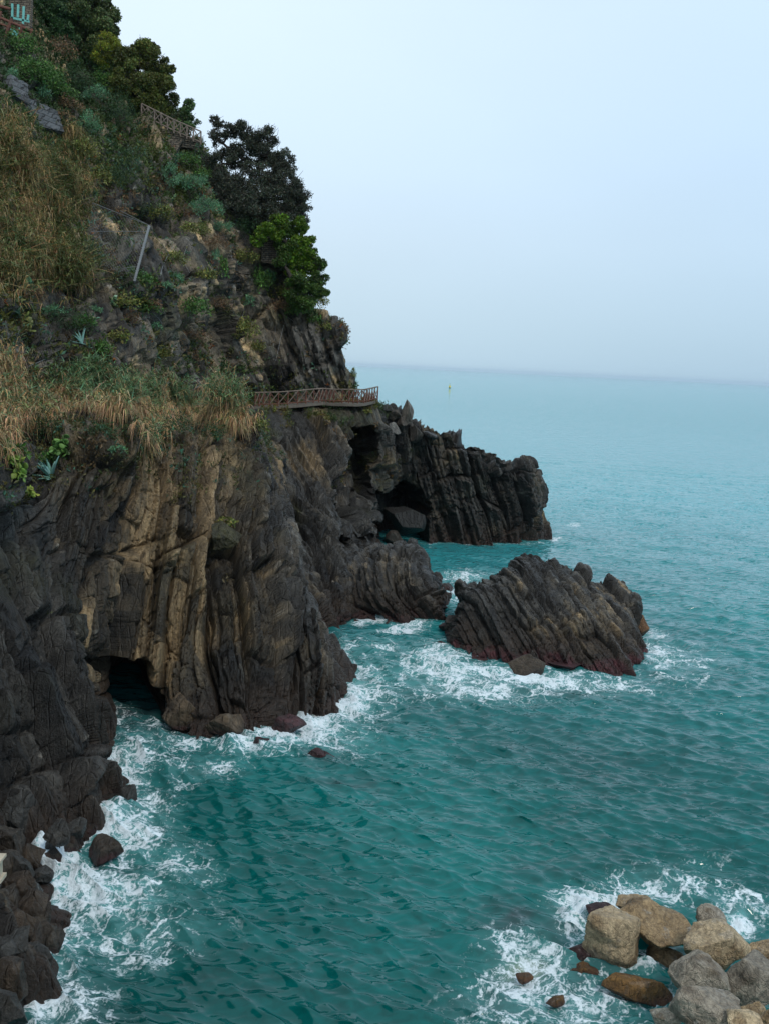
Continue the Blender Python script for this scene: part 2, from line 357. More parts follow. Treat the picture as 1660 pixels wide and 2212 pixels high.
# far cliff below the walkway, the inlet and the headland
hb = ((0.4, 2.0, -0.4), (1.0, 6.5, -5.0)); pb = ((0, 3.0, 0.0), (0, 8.0, 0.2))
mid = [
 col_((-9, 63, 0), (520, 1250, 64), (520, 1080, 66), (520, 905, 72), back=pb),
 col_((640, 1370), (640, 1250, 60), (620, 1080, 66), (590, 893, 77), back=pb),
 col_((700, 1347), (690, 1230, 61), (670, 1050, 68), (650, 890, 79.0), back=pb),
 col_((770, 1332), (745, 1210, 63), (715, 1050, 70), (700, 885, 79.8), back=pb),
 col_((800, 1300), (785, 1180, 68), (760, 1050, 74), (755, 884, 80), back=pb),
 col_((840, 1200), (820, 1130, 78), (800, 1010, 79.5), (812, 880, 81.5), back=pb),
 col_((880, 1180), (875, 1085, 84.3), (862, 975, 84), (855, 896, 84), back=hb),
 col_((930, 1173), (925, 1090, 85.3), (915, 1000, 85), (905, 930, 84.7), back=hb),
 col_((985, 1173), (978, 1095, 86), (965, 1010, 85.7), (955, 932, 85.3), back=hb),
 col_((1040, 1173), (1035, 1110, 86.7), (1025, 1050, 86.4), (1015, 968, 86.2), back=hb),
 col_((1080, 1173), (1078, 1120, 87.3), (1072, 1070, 87), (1063, 1012, 86.8), back=hb),
 col_((1125, 1172), (1122, 1120, 88.2), (1120, 1060, 88), (1112, 1008, 87.8), back=hb),
 col_((1172, 1162), (1158, 1110, 90), (1150, 1058, 89.7), (1138, 1012, 89.3), back=hb),
 col_((1165, 1150), (1150, 1105, 94), (1142, 1060, 94), (1128, 1020, 93), back=hb),
 colw([(13.5, 101, 0), (12, 100, 2.5), (10.5, 99, 5), (9, 98, 7)], hb),
 colw([(6, 108, 0), (5, 106, 3), (4, 104, 6), (3, 101, 8.5)], hb),
 colw([(-4, 112, 0), (-4, 110, 4), (-4, 107, 8), (-4, 103, 11)], hb),
]
def warm_mid(P):
    return 0.16 - 0.25 * sst(-3.5, -2, P[:, 0]) * sst(3, 0, P[:, 0]) + 0.8 * np.exp(-((P[:, 0] + 5.3) / 0.8) ** 2) * sst(6, 8.5, P[:, 2]) + 0.12 * sst(3, 8, P[:, 2])
rec = U(770, 1010, 76); arch = U(862, 1120, 84.5)
headland, HG, HN = rough_net('headland', mid, 0.10, 0.09, (0.90, 0.30, 0.34), SC, M_lean, fold=0.45, s=11, warmf=warm_mid,
    carve=[(rec[0] + 0.2, rec[2] - 0.6, 1.5, 3.6, 5.0, (-0.3, 1, 0), 0.6), (arch[0] + 0.1, 1.3, 2.7, 4.1, 8.0, (-0.1, 1, 0), 0.35)], fade=lambda P: 1 - 0.75 * sst(9.9, 10.7, P[:, 2]) * sst(0.5, -0.5, P[:, 0]), moss=0.6, algae=0.15)
tag(headland, kind='structure')

# low folded outcrop at the foot of the cliff
ob = ((0.3, 3.0, -0.8), (0.6, 6.5, -4.5))
outc = [
 col_((725, 1345), (722, 1300, 59.0), (725, 1250, 62), (740, 1210, 66), back=ob),
 col_((790, 1332), (790, 1285, 59.2), (795, 1235, 61.5), (800, 1195, 65), back=ob),
 col_((860, 1342), (860, 1285, 58.8), (860, 1230, 60.8), (868, 1182, 64), back=ob),
 col_((905, 1342), (905, 1292, 58.8), (902, 1235, 60.5), (905, 1188, 63), back=ob),
 col_((948, 1335), (948, 1300, 59.6), (942, 1270, 61), (928, 1240, 63), back=ob),
 col_((968, 1300), (966, 1286, 63), (960, 1276, 63.8), (952, 1272, 65), back=ob),
 col_((966, 1278), (962, 1272, 68), (955, 1268, 68.3), (948, 1266, 68.6), back=ob),
 colw([(1.5, 73, 0), (1.2, 72, 1), (1, 71.5, 1.5), (0.8, 71, 2)], ob),
]
outcrop, OG, ON = rough_net('rock_outcrop', outc, 0.08, 0.07, (0.75, -0.35, 0.55), [(1.6, 5, 0.5), (0.7, 2.6, 0.3), (0.3, 1.5, 0.14), (0.13, 0.8, 0.05)], M_lean, warm=0.28, fold=1.6, s=23, lump=0.7, algae=0.4, moss=0.1)
tag(outcrop, 'low folded dark rock outcrop at the foot of the cliff beside the channel', 'rock')

# the rock standing in the sea
ib = ((0.2, 2.5, -0.5), (0.5, 6.5, -7.0))
isl = [
 colw([(6.5, 62, 0), (6.6, 61.5, .5), (6.8, 61, .9), (7, 60.5, 1.2)], ((0.3, 1, -0.2), (1, 2, -4))),
 col_((978, 1350), (986, 1320, 58.5), (996, 1290, 58.8), (1000, 1285, 59), back=((0.3, 1, -0.2), (1, 4, -5))),
 col_((974, 1392), (980, 1345, 53.9), (992, 1300, 55), (996, 1278, 57), back=ib),
 col_((1020, 1412), (1020, 1345, 52.8), (1025, 1285, 54.3), (1042, 1266, 57), back=ib),
 col_((1090, 1427), (1085, 1345, 52.0), (1082, 1270, 54), (1088, 1232, 57), back=ib),
 col_((1150, 1440), (1135, 1350, 51.6), (1120, 1265, 53.8), (1130, 1206, 57), back=ib),
 col_((1200, 1442), (1185, 1370, 51.3), (1170, 1285, 53.5), (1180, 1216, 57), back=ib),
 col_((1275, 1446), (1255, 1385, 51.2), (1240, 1300, 53.6), (1240, 1238, 57.2), back=ib),
 col_((1340, 1462), (1328, 1400, 50.3), (1315, 1335, 52.8), (1295, 1262, 57.3), back=ib),
 col_((1386, 1438), (1378, 1400, 52.2), (1362, 1330, 54.5), (1350, 1280, 57.5), back=ib),
 col_((1382, 1378), (1376, 1350, 57.0), (1366, 1322, 58), (1366, 1310, 59), back=ib),
 colw([(15.3, 64, 0), (14.8, 63.5, .5), (14, 63.2, .9), (13.2, 63, 1.2)], ib),
]
islet, IG, IN = rough_net('rocky_islet', isl, 0.06, 0.055, (0.86, 0.18, 0.46), [(1.6, 4.0, 0.46), (0.62, 2.4, 0.27), (0.27, 1.3, 0.15), (0.12, 0.7, 0.05)], M_lean, warm=0.22, fold=0.3, s=37, lump=0.15, amp=0.8, algae=0.95, moss=0.08)
tag(islet, 'big dark ribbed rock standing alone in the sea with a red algae skirt', 'rock')

# hillside above the walkway
XS = {1010: 630, 930: 735, 860: 757, 760: 737, 700: 712, 640: 672, 550: 632, 470: 562, 400: 500, 330: 432, 250: 372, 170: 285, 100: 240, 20: 190, -80: 130, -220: 60}
D0 = {1010: 37, 930: 42, 860: 46, 760: 48, 700: 49.5, 640: 51, 550: 53.5, 470: 56, 400: 58.5, 330: 61, 250: 65, 170: 69, 100: 73, 20: 78, -80: 83, -220: 90}
D1 = {1010: 74, 930: 80, 860: 84, 760: 84, 700: 84.5, 640: 85, 550: 86, 470: 87, 400: 88.5, 330: 90, 250: 91, 170: 92, 100: 93, 20: 94, -80: 96, -220: 98}
rows = sorted(XS, reverse=True)
def hcol(s):
    L = []
    for V in rows:
        xs = XS[V]; X = -500 + (xs + 500) * min(s, 1.0)
        d0, d1 = D0[V], D1[V]
        d = d0 + (d0 - 20 - d0) * (-X / 500) if X < 0 else d0 + (d1 - d0) * (np.interp(X, [0, 300, 480, 545, xs], [0, .38, .80, .985, 1]) if V >= 550 else (X / xs) ** 0.9)
        p = U(X, V, max(d, 22))
        if s > 1: p = U(xs, V, d1) + np.array([-(s - 1) * 10, (s - 1) * 60, -(s - 1) * 6])
        L.append(p)
    return L
hcols = [hcol(s) for s in (0, .15, .3, .42, .52, .62, .72, .8, .88, .94, .98, 1.0, 1.06, 1.2, 1.5)]
def warm_hill(P): return 0.32 + 0.1 * noise(P, 0.1, 90)
hill, LG, LN = rough_net('hillside', hcols, 0.16, 0.15, (0.85, 0.4, 0.35), [(2.6, 5, 0.8), (1.1, 2.6, 0.45), (0.45, 1.3, 0.18)], M_soil, fold=1.3, s=51, warmf=warm_hill, lump=0.9, moss=0.35, algae=0, gain=2.1)
tag(hill, kind='structure')

def bvh(*Gs):
    Vv, Ff, o = [], [], 0
    for G in Gs:
        G = G[::3, ::3]; nu, nv = G.shape[:2]; Vv.append(G.reshape(-1, 3)); Ff.append(grid_faces(nu, nv) + o); o += nu * nv
    return BVHTree.FromPolygons(np.concatenate(Vv).tolist(), np.concatenate(Ff).tolist())
BV = bvh(CG, HG, LG, OG, IG)
def hit(X, V, dmax=200):
    d = Vector(ray(X, V)).normalized(); r = BV.ray_cast(Vector((0, 0, H)), d, dmax)
    if r[0] is None: return None, None
    n = Vector(r[1]);
    if n.dot(d) > 0: n = -n
    return np.array(r[0]), np.array(n)
def hitd(X, V, dd=88.0):
    p, n = hit(X, V)
    return (p, n) if p is not None else (U(X, V, dd), np.array([0.3, -0.8, 0.5]))

# ------------------------------------------------------------------ sea
rng = np.random.default_rng(7)
ang = np.radians(np.linspace(-33, 33, 1250)); ang = np.concatenate([np.radians(np.linspace(-75, -33.6, 90)), ang, np.radians(np.linspace(33.6, 75, 90))])
iv = np.linspace(1 / 13.0, 1 / 180.0, 1100); rad = np.concatenate([np.linspace(4, 12.8, 40), 1 / iv, np.geomspace(185, 30000, 130)])
A, R = np.meshgrid(ang, rad, indexing='ij')
P = np.stack([R * np.sin(A), R * np.cos(A), np.zeros_like(R)], -1).reshape(-1, 3)
nuw, nvw = A.shape
Rf = R.ravel()
FOAM = [(105, 1845, 62, 55, 1.25), (90, 1900, 60, 60, 1.0), (150, 1905, 90, 60, .85), (215, 1775, 80, 45, 1.0), (260, 1800, 110, 60, .7), (250, 1930, 150, 80, .62), (110, 2010, 90, 80, .8), (60, 2110, 110, 60, .9), (120, 2170, 130, 60, .7), (300, 2010, 170, 90, .42),
 (330, 1740, 70, 50, .55), (235, 1690, 75, 45, .95), (270, 1645, 80, 35, .7), (330, 1590, 140, 40, .5), (250, 1545, 60, 30, .5), (430, 1660, 110, 40, .42), (380, 1870, 120, 60, .35), (600, 1575, 90, 45, .85), (680, 1560, 80, 45, .85), (540, 1600, 120, 40, .6), (760, 1510, 55, 60, .8), (735, 1430, 35, 60, .7), (800, 1480, 80, 60, .5), (730, 1600, 110, 45, .4),
 (930, 1420, 70, 30, .9), (970, 1455, 120, 35, .72), (1080, 1450, 70, 22, .8), (1040, 1490, 170, 40, .55), (1190, 1470, 80, 22, 1.0), (1290, 1478, 120, 30, .55), (1425, 1415, 45, 35, .65), (1480, 1440, 100, 50, .35), (1410, 1370, 30, 14, .7), (860, 1357, 45, 8, 1.1), (800, 1335, 60, 9, .8), (830, 1395, 30, 12, .6), (780, 1400, 80, 30, .35), (1000, 1245, 55, 16, .7), (970, 1280, 50, 20, .6), (890, 1345, 40, 6, .9),
 (1270, 1955, 90, 40, .72), (1235, 1985, 45, 60, .85), (1350, 1935, 110, 25, .5), (1110, 2040, 90, 50, .5), (1150, 2110, 140, 80, .5), (1260, 2170, 160, 60, .62), (1080, 2180, 120, 60, .5), (1400, 1920, 160, 50, .35), (1600, 1965, 90, 40, .5), (1590, 2000, 45, 40, .85), (1480, 1895, 150, 60, .25), (1400, 2100, 40, 25, .7), (1345, 2095, 40, 18, .6),
 (1235, 1133, 22, 5, .7), (1195, 1164, 30, 5, .8), (1120, 1172, 60, 3, .6), (980, 1174, 70, 2.5, .5), (940, 1250, 40, 15, .45)]
X_, V_ = proj(P)
foam = np.zeros(len(P), np.float32)
for (fx, fy, rx, ry, st) in FOAM:
    g = np.exp(-(((X_ - fx) / rx) ** 2 + ((V_ - fy) / ry) ** 2) * 1.1) * st
    foam = np.maximum(foam, g) + 0.25 * np.minimum(foam, g)
foam *= (Rf < 250)
REEF = [(700, 1640, 60, 25, .8), (620, 1570, 50, 22, .6), (730, 1690, 90, 14, .8), (1100, 1985, 80, 45, .9), (1280, 2150, 140, 50, .6), (1160, 1890, 110, 40, .45), (1190, 2010, 60, 30, .7), (1130, 2130, 80, 40, .4), (1060, 2180, 90, 35, .6), (120, 2150, 110, 60, .7), (200, 2180, 100, 40, .5), (1200, 1500, 80, 14, .6), (160, 1950, 40, 30, .6), (1300, 1985, 60, 25, .7), (250, 1880, 60, 20, .7), (430, 1565, 180, 30, .8), (280, 1540, 90, 40, 1.0)]
reef = np.zeros(len(P), np.float32)
for (fx, fy, rx, ry, st) in REEF:
    reef = np.maximum(reef, np.exp(-(((X_ - fx) / rx) ** 2 + ((V_ - fy) / ry) ** 2)) * st)
PL = np.exp(-(((X_ - 1127) / 40) ** 2 + ((V_ - 2100) / 18) ** 2))       # pale sunken stone
# bedding of the swell: directional waves
px, py = P[:, 0].astype(np.float64), P[:, 1].astype(np.float64)
Z = np.zeros(len(P)); DX = np.zeros(len(P)); DY = np.zeros(len(P))
spacing = np.where(Rf < 185, Rf ** 2 / 880 * (1 / 13 - 1 / 180), 1e3)
spacing = np.maximum(Rf * 0.00092, Rf ** 2 * 6.5e-5) + np.where(Rf > 180, 1e3, 0)
for k in range(110):
    lam = 0.28 * (16 / 0.28) ** (k / 109.0) * rng.uniform(0.92, 1.08)
    th = math.radians(248 + rng.normal(0, 16 if lam > 2 else 30))
    kk = 2 * math.pi / lam; amp = 0.0072 * lam ** 0.75 * rng.uniform(0.6, 1.3)
    if lam > 5: amp *= 0.45
    if lam < 1.3: amp *= 2.0
    elif lam < 2.2: amp *= 1.35
    fade = np.clip(lam / spacing / 2.2 - 0.6, 0, 1)
    if fade.max() <= 0: continue
    wob = 0.9 * np.sin(0.31 * px + k) + 0.9 * np.sin(0.27 * py + 2.1 * k)
    ph = kk * (px * math.cos(th) + py * math.sin(th)) + rng.uniform(0, 6.28) + wob * 0.9
    mod = 0.85 + 0.22 * np.sin(px * 0.9 / lam ** .5 + 1.7 * k + 0.4 * py) * np.sin(py * 0.7 / lam ** .5 + k)
    s_, c_ = np.sin(ph), np.cos(ph); a = amp * fade * mod
    Z += a * s_; DX += 0.8 * a * c_ * math.cos(th); DY += 0.8 * a * c_ * math.sin(th)
near_ = Rf < 80
chop = 1 + 0.9 * np.clip(foam, 0, 1)
Z *= chop; P2 = P.copy(); P2[:, 0] += DX; P2[:, 1] += DY
fz = np.zeros(len(P)); q = P[near_]
fz[near_] = (0.10 + 0.16 * fbm(q, 0.9, 3, 5) + 0.11 * np.abs(fbm(q, 2.7, 3, 8)) + 0.05 * noise(q, 7, 4)) * sst(0.55, 1.1, foam[near_])
SP = [(125, 1822, 26, 22, .55), (85, 1850, 22, 26, .45), (120, 1905, 30, 18, .3), (500, 1612, 26, 12, .35), (265, 1745, 25, 20, .3), (90, 2090, 30, 20, .3)]
for (fx, fy, rx, ry, st) in SP:
    fz += np.exp(-(((X_ - fx) / rx) ** 2 + ((V_ - fy) / ry) ** 2)) * st * (0.8 + 0.5 * np.where(near_, 1, 0))
P2[:, 2] = Z + fz
def water_mat():
    m, t, b, o = newmat('sea_water')
    geo = nd(t, 'ShaderNodeNewGeometry'); pos = geo.outputs['Position']
    fo = nd(t, 'ShaderNodeAttribute', attribute_name='foam'); re = nd(t, 'ShaderNodeAttribute', attribute_name='reef'); pa = nd(t, 'ShaderNodeAttribute', attribute_name='pale')
    dist = nd(t, 'ShaderNodeVectorMath', {0: pos}, operation='LENGTH')
    # body colour: deep green teal, a little lighter where churned or sandy
    big = nd(t, 'ShaderNodeTexNoise', {'Vector': pos, 'Scale': 0.05, 'Detail': 4.0, 'Roughness': 0.55})
    bigr = nd(t, 'ShaderNodeMapRange', {0: big.outputs[0], 1: 0.35, 2: 0.65, 3: 0.0, 4: 1.0})
    body = nd(t, 'ShaderNodeMix', {'Factor': bigr.outputs[0], 'A': (0.0, 0.044, 0.041, 1), 'B': (0.002, 0.150, 0.142, 1)}, data_type='RGBA')
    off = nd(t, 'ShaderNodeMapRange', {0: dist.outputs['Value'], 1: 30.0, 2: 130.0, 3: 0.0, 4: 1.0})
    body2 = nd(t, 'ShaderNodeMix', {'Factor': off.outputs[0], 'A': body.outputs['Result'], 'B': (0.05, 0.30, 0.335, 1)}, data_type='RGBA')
    churn = nd(t, 'ShaderNodeMapRange', {0: fo.outputs['Fac'], 1: 0.10, 2: 0.95, 3: 0.0, 4: 0.85})
    body3 = nd(t, 'ShaderNodeMix', {'Factor': churn.outputs[0], 'A': body2.outputs['Result'], 'B': (0.13, 0.33, 0.33, 1)}, data_type='RGBA')
    rn = nd(t, 'ShaderNodeTexNoise', {'Vector': pos, 'Scale': 1.1, 'Detail': 4.0})
    rm = nd(t, 'ShaderNodeMath', {0: rn.outputs[0], 1: 1.6, 2: -0.2}, operation='MULTIPLY_ADD', use_clamp=True)
    rf = nd(t, 'ShaderNodeMath', {0: rm.outputs[0], 1: re.outputs['Fac']}, operation='MULTIPLY', use_clamp=True)
    body4 = nd(t, 'ShaderNodeMix', {'Factor': rf.outputs[0], 'A': body3.outputs['Result'], 'B': (0.028, 0.030, 0.036, 1)}, data_type='RGBA')
    body5 = nd(t, 'ShaderNodeMix', {'Factor': pa.outputs['Fac'], 'A': body4.outputs['Result'], 'B': (0.22, 0.27, 0.20, 1)}, data_type='RGBA')
    # foam: a lace of stretched, warped cells, closing up where the water is churned most
    wn1 = nd(t, 'ShaderNodeTexNoise', {'Vector': pos, 'Scale': 0.55, 'Detail': 5.0, 'Roughness': 0.6})
    ws = nd(t, 'ShaderNodeVectorMath', {0: wn1.outputs['Color'], 'Scale': 3.0}, operation='SCALE')
    wa = nd(t, 'ShaderNodeVectorMath', {0: pos, 1: ws.outputs[0]}, operation='ADD')
    mp = nd(t, 'ShaderNodeMapping', {'Vector': wa.outputs[0], 'Rotation': (0, 0, math.radians(15)), 'Scale': (0.8, 1.15, 0.0)})
    lines = []
    for sc_, wd, lo in ((1.15, 0.20, 1.0), (2.9, 0.26, 0.8), (7.5, 0.34, 0.55)):
        v = nd(t, 'ShaderNodeTexVoronoi', {'Vector': mp.outputs[0], 'Scale': sc_}, feature='DISTANCE_TO_EDGE', voronoi_dimensions='2D')
        lines.append(nd(t, 'ShaderNodeMapRange', {0: v.outputs[0], 1: 0.0, 2: wd, 3: lo, 4: 0.0}, interpolation_type='SMOOTHSTEP').outputs[0])
    mx1 = nd(t, 'ShaderNodeMath', {0: lines[0], 1: lines[1]}, operation='MAXIMUM')
    mx2 = nd(t, 'ShaderNodeMath', {0: mx1.outputs[0], 1: lines[2]}, operation='MAXIMUM')
    pn = nd(t, 'ShaderNodeTexNoise', {'Vector': wa.outputs[0], 'Scale': 0.8, 'Detail': 7.0, 'Roughness': 0.68})
    pnr = nd(t, 'ShaderNodeMapRange', {0: pn.outputs[0], 1: 0.30, 2: 0.70, 3: -0.50, 4: 0.34})
    fn = nd(t, 'ShaderNodeTexNoise', {'Vector': pos, 'Scale': 9.0, 'Detail': 4.0, 'Roughness': 0.7})
    fnr = nd(t, 'ShaderNodeMapRange', {0: fn.outputs[0], 1: 0.3, 2: 0.7, 3: -0.20, 4: 0.20})
    a1 = nd(t, 'ShaderNodeMath', {0: mx2.outputs[0], 1: 0.62, 2: pnr.outputs[0]}, operation='MULTIPLY_ADD')
    a2 = nd(t, 'ShaderNodeMath', {0: a1.outputs[0], 1: fnr.outputs[0]}, operation='ADD')
    a3 = nd(t, 'ShaderNodeMath', {0: fo.outputs['Fac'], 1: 0.77, 2: a2.outputs[0]}, operation='MULTIPLY_ADD')
    msk = nd(t, 'ShaderNodeMapRange', {0: a3.outputs[0], 1: 0.58, 2: 1.06, 3: 0.0, 4: 1.0}, interpolation_type='SMOOTHSTEP')
    gate = nd(t, 'ShaderNodeMapRange', {0: fo.outputs['Fac'], 1: 0.04, 2: 0.22, 3: 0.0, 4: 1.0})
    fm = nd(t, 'ShaderNodeMath', {0: msk.outputs[0], 1: gate.outputs[0]}, operation='MULTIPLY', use_clamp=True)
    fcol = nd(t, 'ShaderNodeMix', {'Factor': fn.outputs[0], 'A': (0.42, 0.53, 0.57, 1), 'B': (0.80, 0.86, 0.90, 1)}, data_type='RGBA')
    # ripples
    mpr = nd(t, 'ShaderNodeMapping', {'Vector': pos, 'Rotation': (0, 0, math.radians(-22)), 'Scale': (0.55, 1.2, 1.0)})
    r1 = nd(t, 'ShaderNodeTexNoise', {'Vector': mpr.outputs[0], 'Scale': 2.3, 'Detail': 8.0, 'Roughness': 0.62, 'Distortion': 0.6}, noise_type='RIDGED_MULTIFRACTAL')
    r2 = nd(t, 'ShaderNodeTexNoise', {'Vector': mpr.outputs[0], 'Scale': 0.35, 'Detail': 6.0, 'Roughness': 0.6, 'Distortion': 0.3})
    far = nd(t, 'ShaderNodeMapRange', {0: dist.outputs['Value'], 1: 60.0, 2: 250.0, 3: 0.0, 4: 1.0})
    hn = nd(t, 'ShaderNodeMix', {'Factor': far.outputs[0], 'A': r1.outputs[0], 'B': r2.outputs[0]}, data_type='FLOAT')
    bd = nd(t, 'ShaderNodeMapRange', {0: dist.outputs['Value'], 1: 40.0, 2: 400.0, 3: 0.10, 4: 2.4})
    bp = nd(t, 'ShaderNodeBump', {'Strength': 0.8, 'Distance': bd.outputs[0], 'Height': hn.outputs['Result']})
    fb_ = nd(t, 'ShaderNodeBump', {'Strength': 0.5, 'Distance': 0.10, 'Height': a3.outputs[0]})
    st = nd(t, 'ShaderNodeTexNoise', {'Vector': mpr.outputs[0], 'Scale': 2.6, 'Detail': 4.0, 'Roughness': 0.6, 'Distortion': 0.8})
    sr = nd(t, 'ShaderNodeMapRange', {0: st.outputs[0], 1: 0.36, 2: 0.60, 3: 0.74, 4: 1.05})  # dark shading of wave facets, painted into the body colour as stretched streaks
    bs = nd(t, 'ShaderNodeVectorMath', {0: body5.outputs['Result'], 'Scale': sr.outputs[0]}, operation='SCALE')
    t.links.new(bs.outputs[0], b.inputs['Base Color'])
    b.inputs['Roughness'].default_value = 0.03; b.inputs['IOR'].default_value = 1.34; t.links.new(bp.outputs[0], b.inputs['Normal'])
    f2 = nd(t, 'ShaderNodeBsdfPrincipled', {'Base Color': fcol.outputs['Result'], 'Roughness': 0.8, 'Normal': fb_.outputs[0]})
    mix = nd(t, 'ShaderNodeMixShader', {0: fm.outputs[0], 1: b.outputs[0], 2: f2.outputs[0]})
    t.links.new(mix.outputs[0], o.inputs[0])
    return m
M_sea = water_mat()
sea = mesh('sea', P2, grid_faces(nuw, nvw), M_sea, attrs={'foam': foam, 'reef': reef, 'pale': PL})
tag(sea, kind='structure')

# ------------------------------------------------------------------ boulders
def unit(v): return v / np.maximum(np.linalg.norm(v, axis=-1, keepdims=True), 1e-9)
def ico(n):
    import bmesh
    bm = bmesh.new(); bmesh.ops.create_icosphere(bm, subdivisions=n, radius=1.0)
    v = np.array([x.co[:] for x in bm.verts]); f = np.array([[q.index for q in x.verts] for x in bm.faces]); bm.free(); return v, f
ICO = {5: ico(5), 6: ico(6), 7: ico(7)}
TAN = (0.47, 0.36, 0.22); BRN = (0.34, 0.24, 0.13); GRY = (0.33, 0.285, 0.22); ORG = (0.24, 0.125, 0.035); PUR = (0.06, 0.022, 0.024); DKB = (0.044, 0.031, 0.020); SLT = (0.042, 0.041, 0.037)
def boulder(name, label, X, V, wpx, hpx, zc, colr, seed, depth=0.9, tilt=0.0, yaw=0.0, lvl=6, group=None, facets=14, rough=0.075, pos=None, wet=True, veins=0.3, parent_scale=1.0, sharp=38, mat=None):
    c = W(X, V, zc) if pos is None else np.array(pos, float)
    k = mpx(c); sx, sz = wpx * k / 2, hpx * k / 2; sy = sx * depth
    v, f = ICO[lvl]; r_ = np.random.default_rng(seed)
    n_ = r_.normal(size=(facets, 3)); n_ /= np.linalg.norm(n_, axis=1, keepdims=True); dd = r_.uniform(0.60, 0.95, facets) if sharp < 80 else r_.uniform(0.55, 0.85, facets)
    dots = np.maximum(v @ n_.T, 1e-3) / dd
    rad_ = 1 / (np.sum(np.maximum(dots, 0) ** sharp, axis=1) ** (1 / sharp)); rad_ = np.minimum(rad_, 1.25)
    p = v * rad_[:, None]
    p /= np.abs(p).max(0)
    q_ = p * np.array([sx, sy, sz]) + seed * 3.1
    sz_m = max(sx, sz)
    disp = rough * sz_m * (1.6 * fbm(q_, 1.3 / sz_m, 4, seed, 0.55) + 0.5 * fbm(q_, 5 / sz_m, 4, seed + 3, 0.6) - 0.5 * np.clip(0.12 - np.abs(noise(q_, 1.7 / sz_m, seed + 9)), 0, 1) * 4)
    u_ = q_ @ unit(np.array([.3, .2, 1.0])) / (0.16 * sz_m) + 1.2 * noise(q_, 1.2 / sz_m, seed + 40)     # broken layers
    disp += rough * sz_m * 0.45 * (h3(np.floor(u_), np.floor(u_ * 0), np.floor(u_ * 0), seed) - .5) * sst(-.2, .3, noise(q_, 1.0 / sz_m, seed + 41))
    P_ = p * np.array([sx, sy, sz]) + v * disp[:, None]
    ct, st_ = math.cos(tilt), math.sin(tilt)
    P_ = P_ @ np.array([[ct, 0, st_], [0, 1, 0], [-st_, 0, ct]]).T
    cy, sy_ = math.cos(yaw), math.sin(yaw); P_ = P_ @ np.array([[cy, -sy_, 0], [sy_, cy, 0], [0, 0, 1]]).T
    Wd = P_ + c
    col = np.tile(np.array(colr), (len(v), 1)).astype(float)
    col *= (1 + 0.35 * fbm(q_, 2.0 / sz_m, 4, seed + 20))[:, None]
    col = mixc(col, np.array(colr) * np.array([0.45, 0.38, 0.3]), sst(0.1, 0.5, fbm(q_, 1.4 / sz_m, 4, seed + 22)) * 0.8)
    col = mixc(col, (0.42, 0.40, 0.36), sst(0.22, 0.42, fbm(q_, 3.0 / sz_m, 4, seed + 25, 0.65)) * veins)
    if wet:
        zz = Wd[:, 2] + 0.15 * fbm(Wd, 1.5, 3, seed)
        col *= (1 - 0.55 * (1 - sst(0.15, 0.55, zz)))[:, None]
        col = mixc(col, ALGAE, (1 - sst(0.05, 0.25, zz)) * 0.5)
    o = mesh(name, P_, f, mat or M_bould, np.clip(col, 0.004, 0.9)); o.location = c
    tag(o, label, 'boulder' if wpx > 45 else 'rock', group)
    return o
BG = 'boulders of the breakwater'
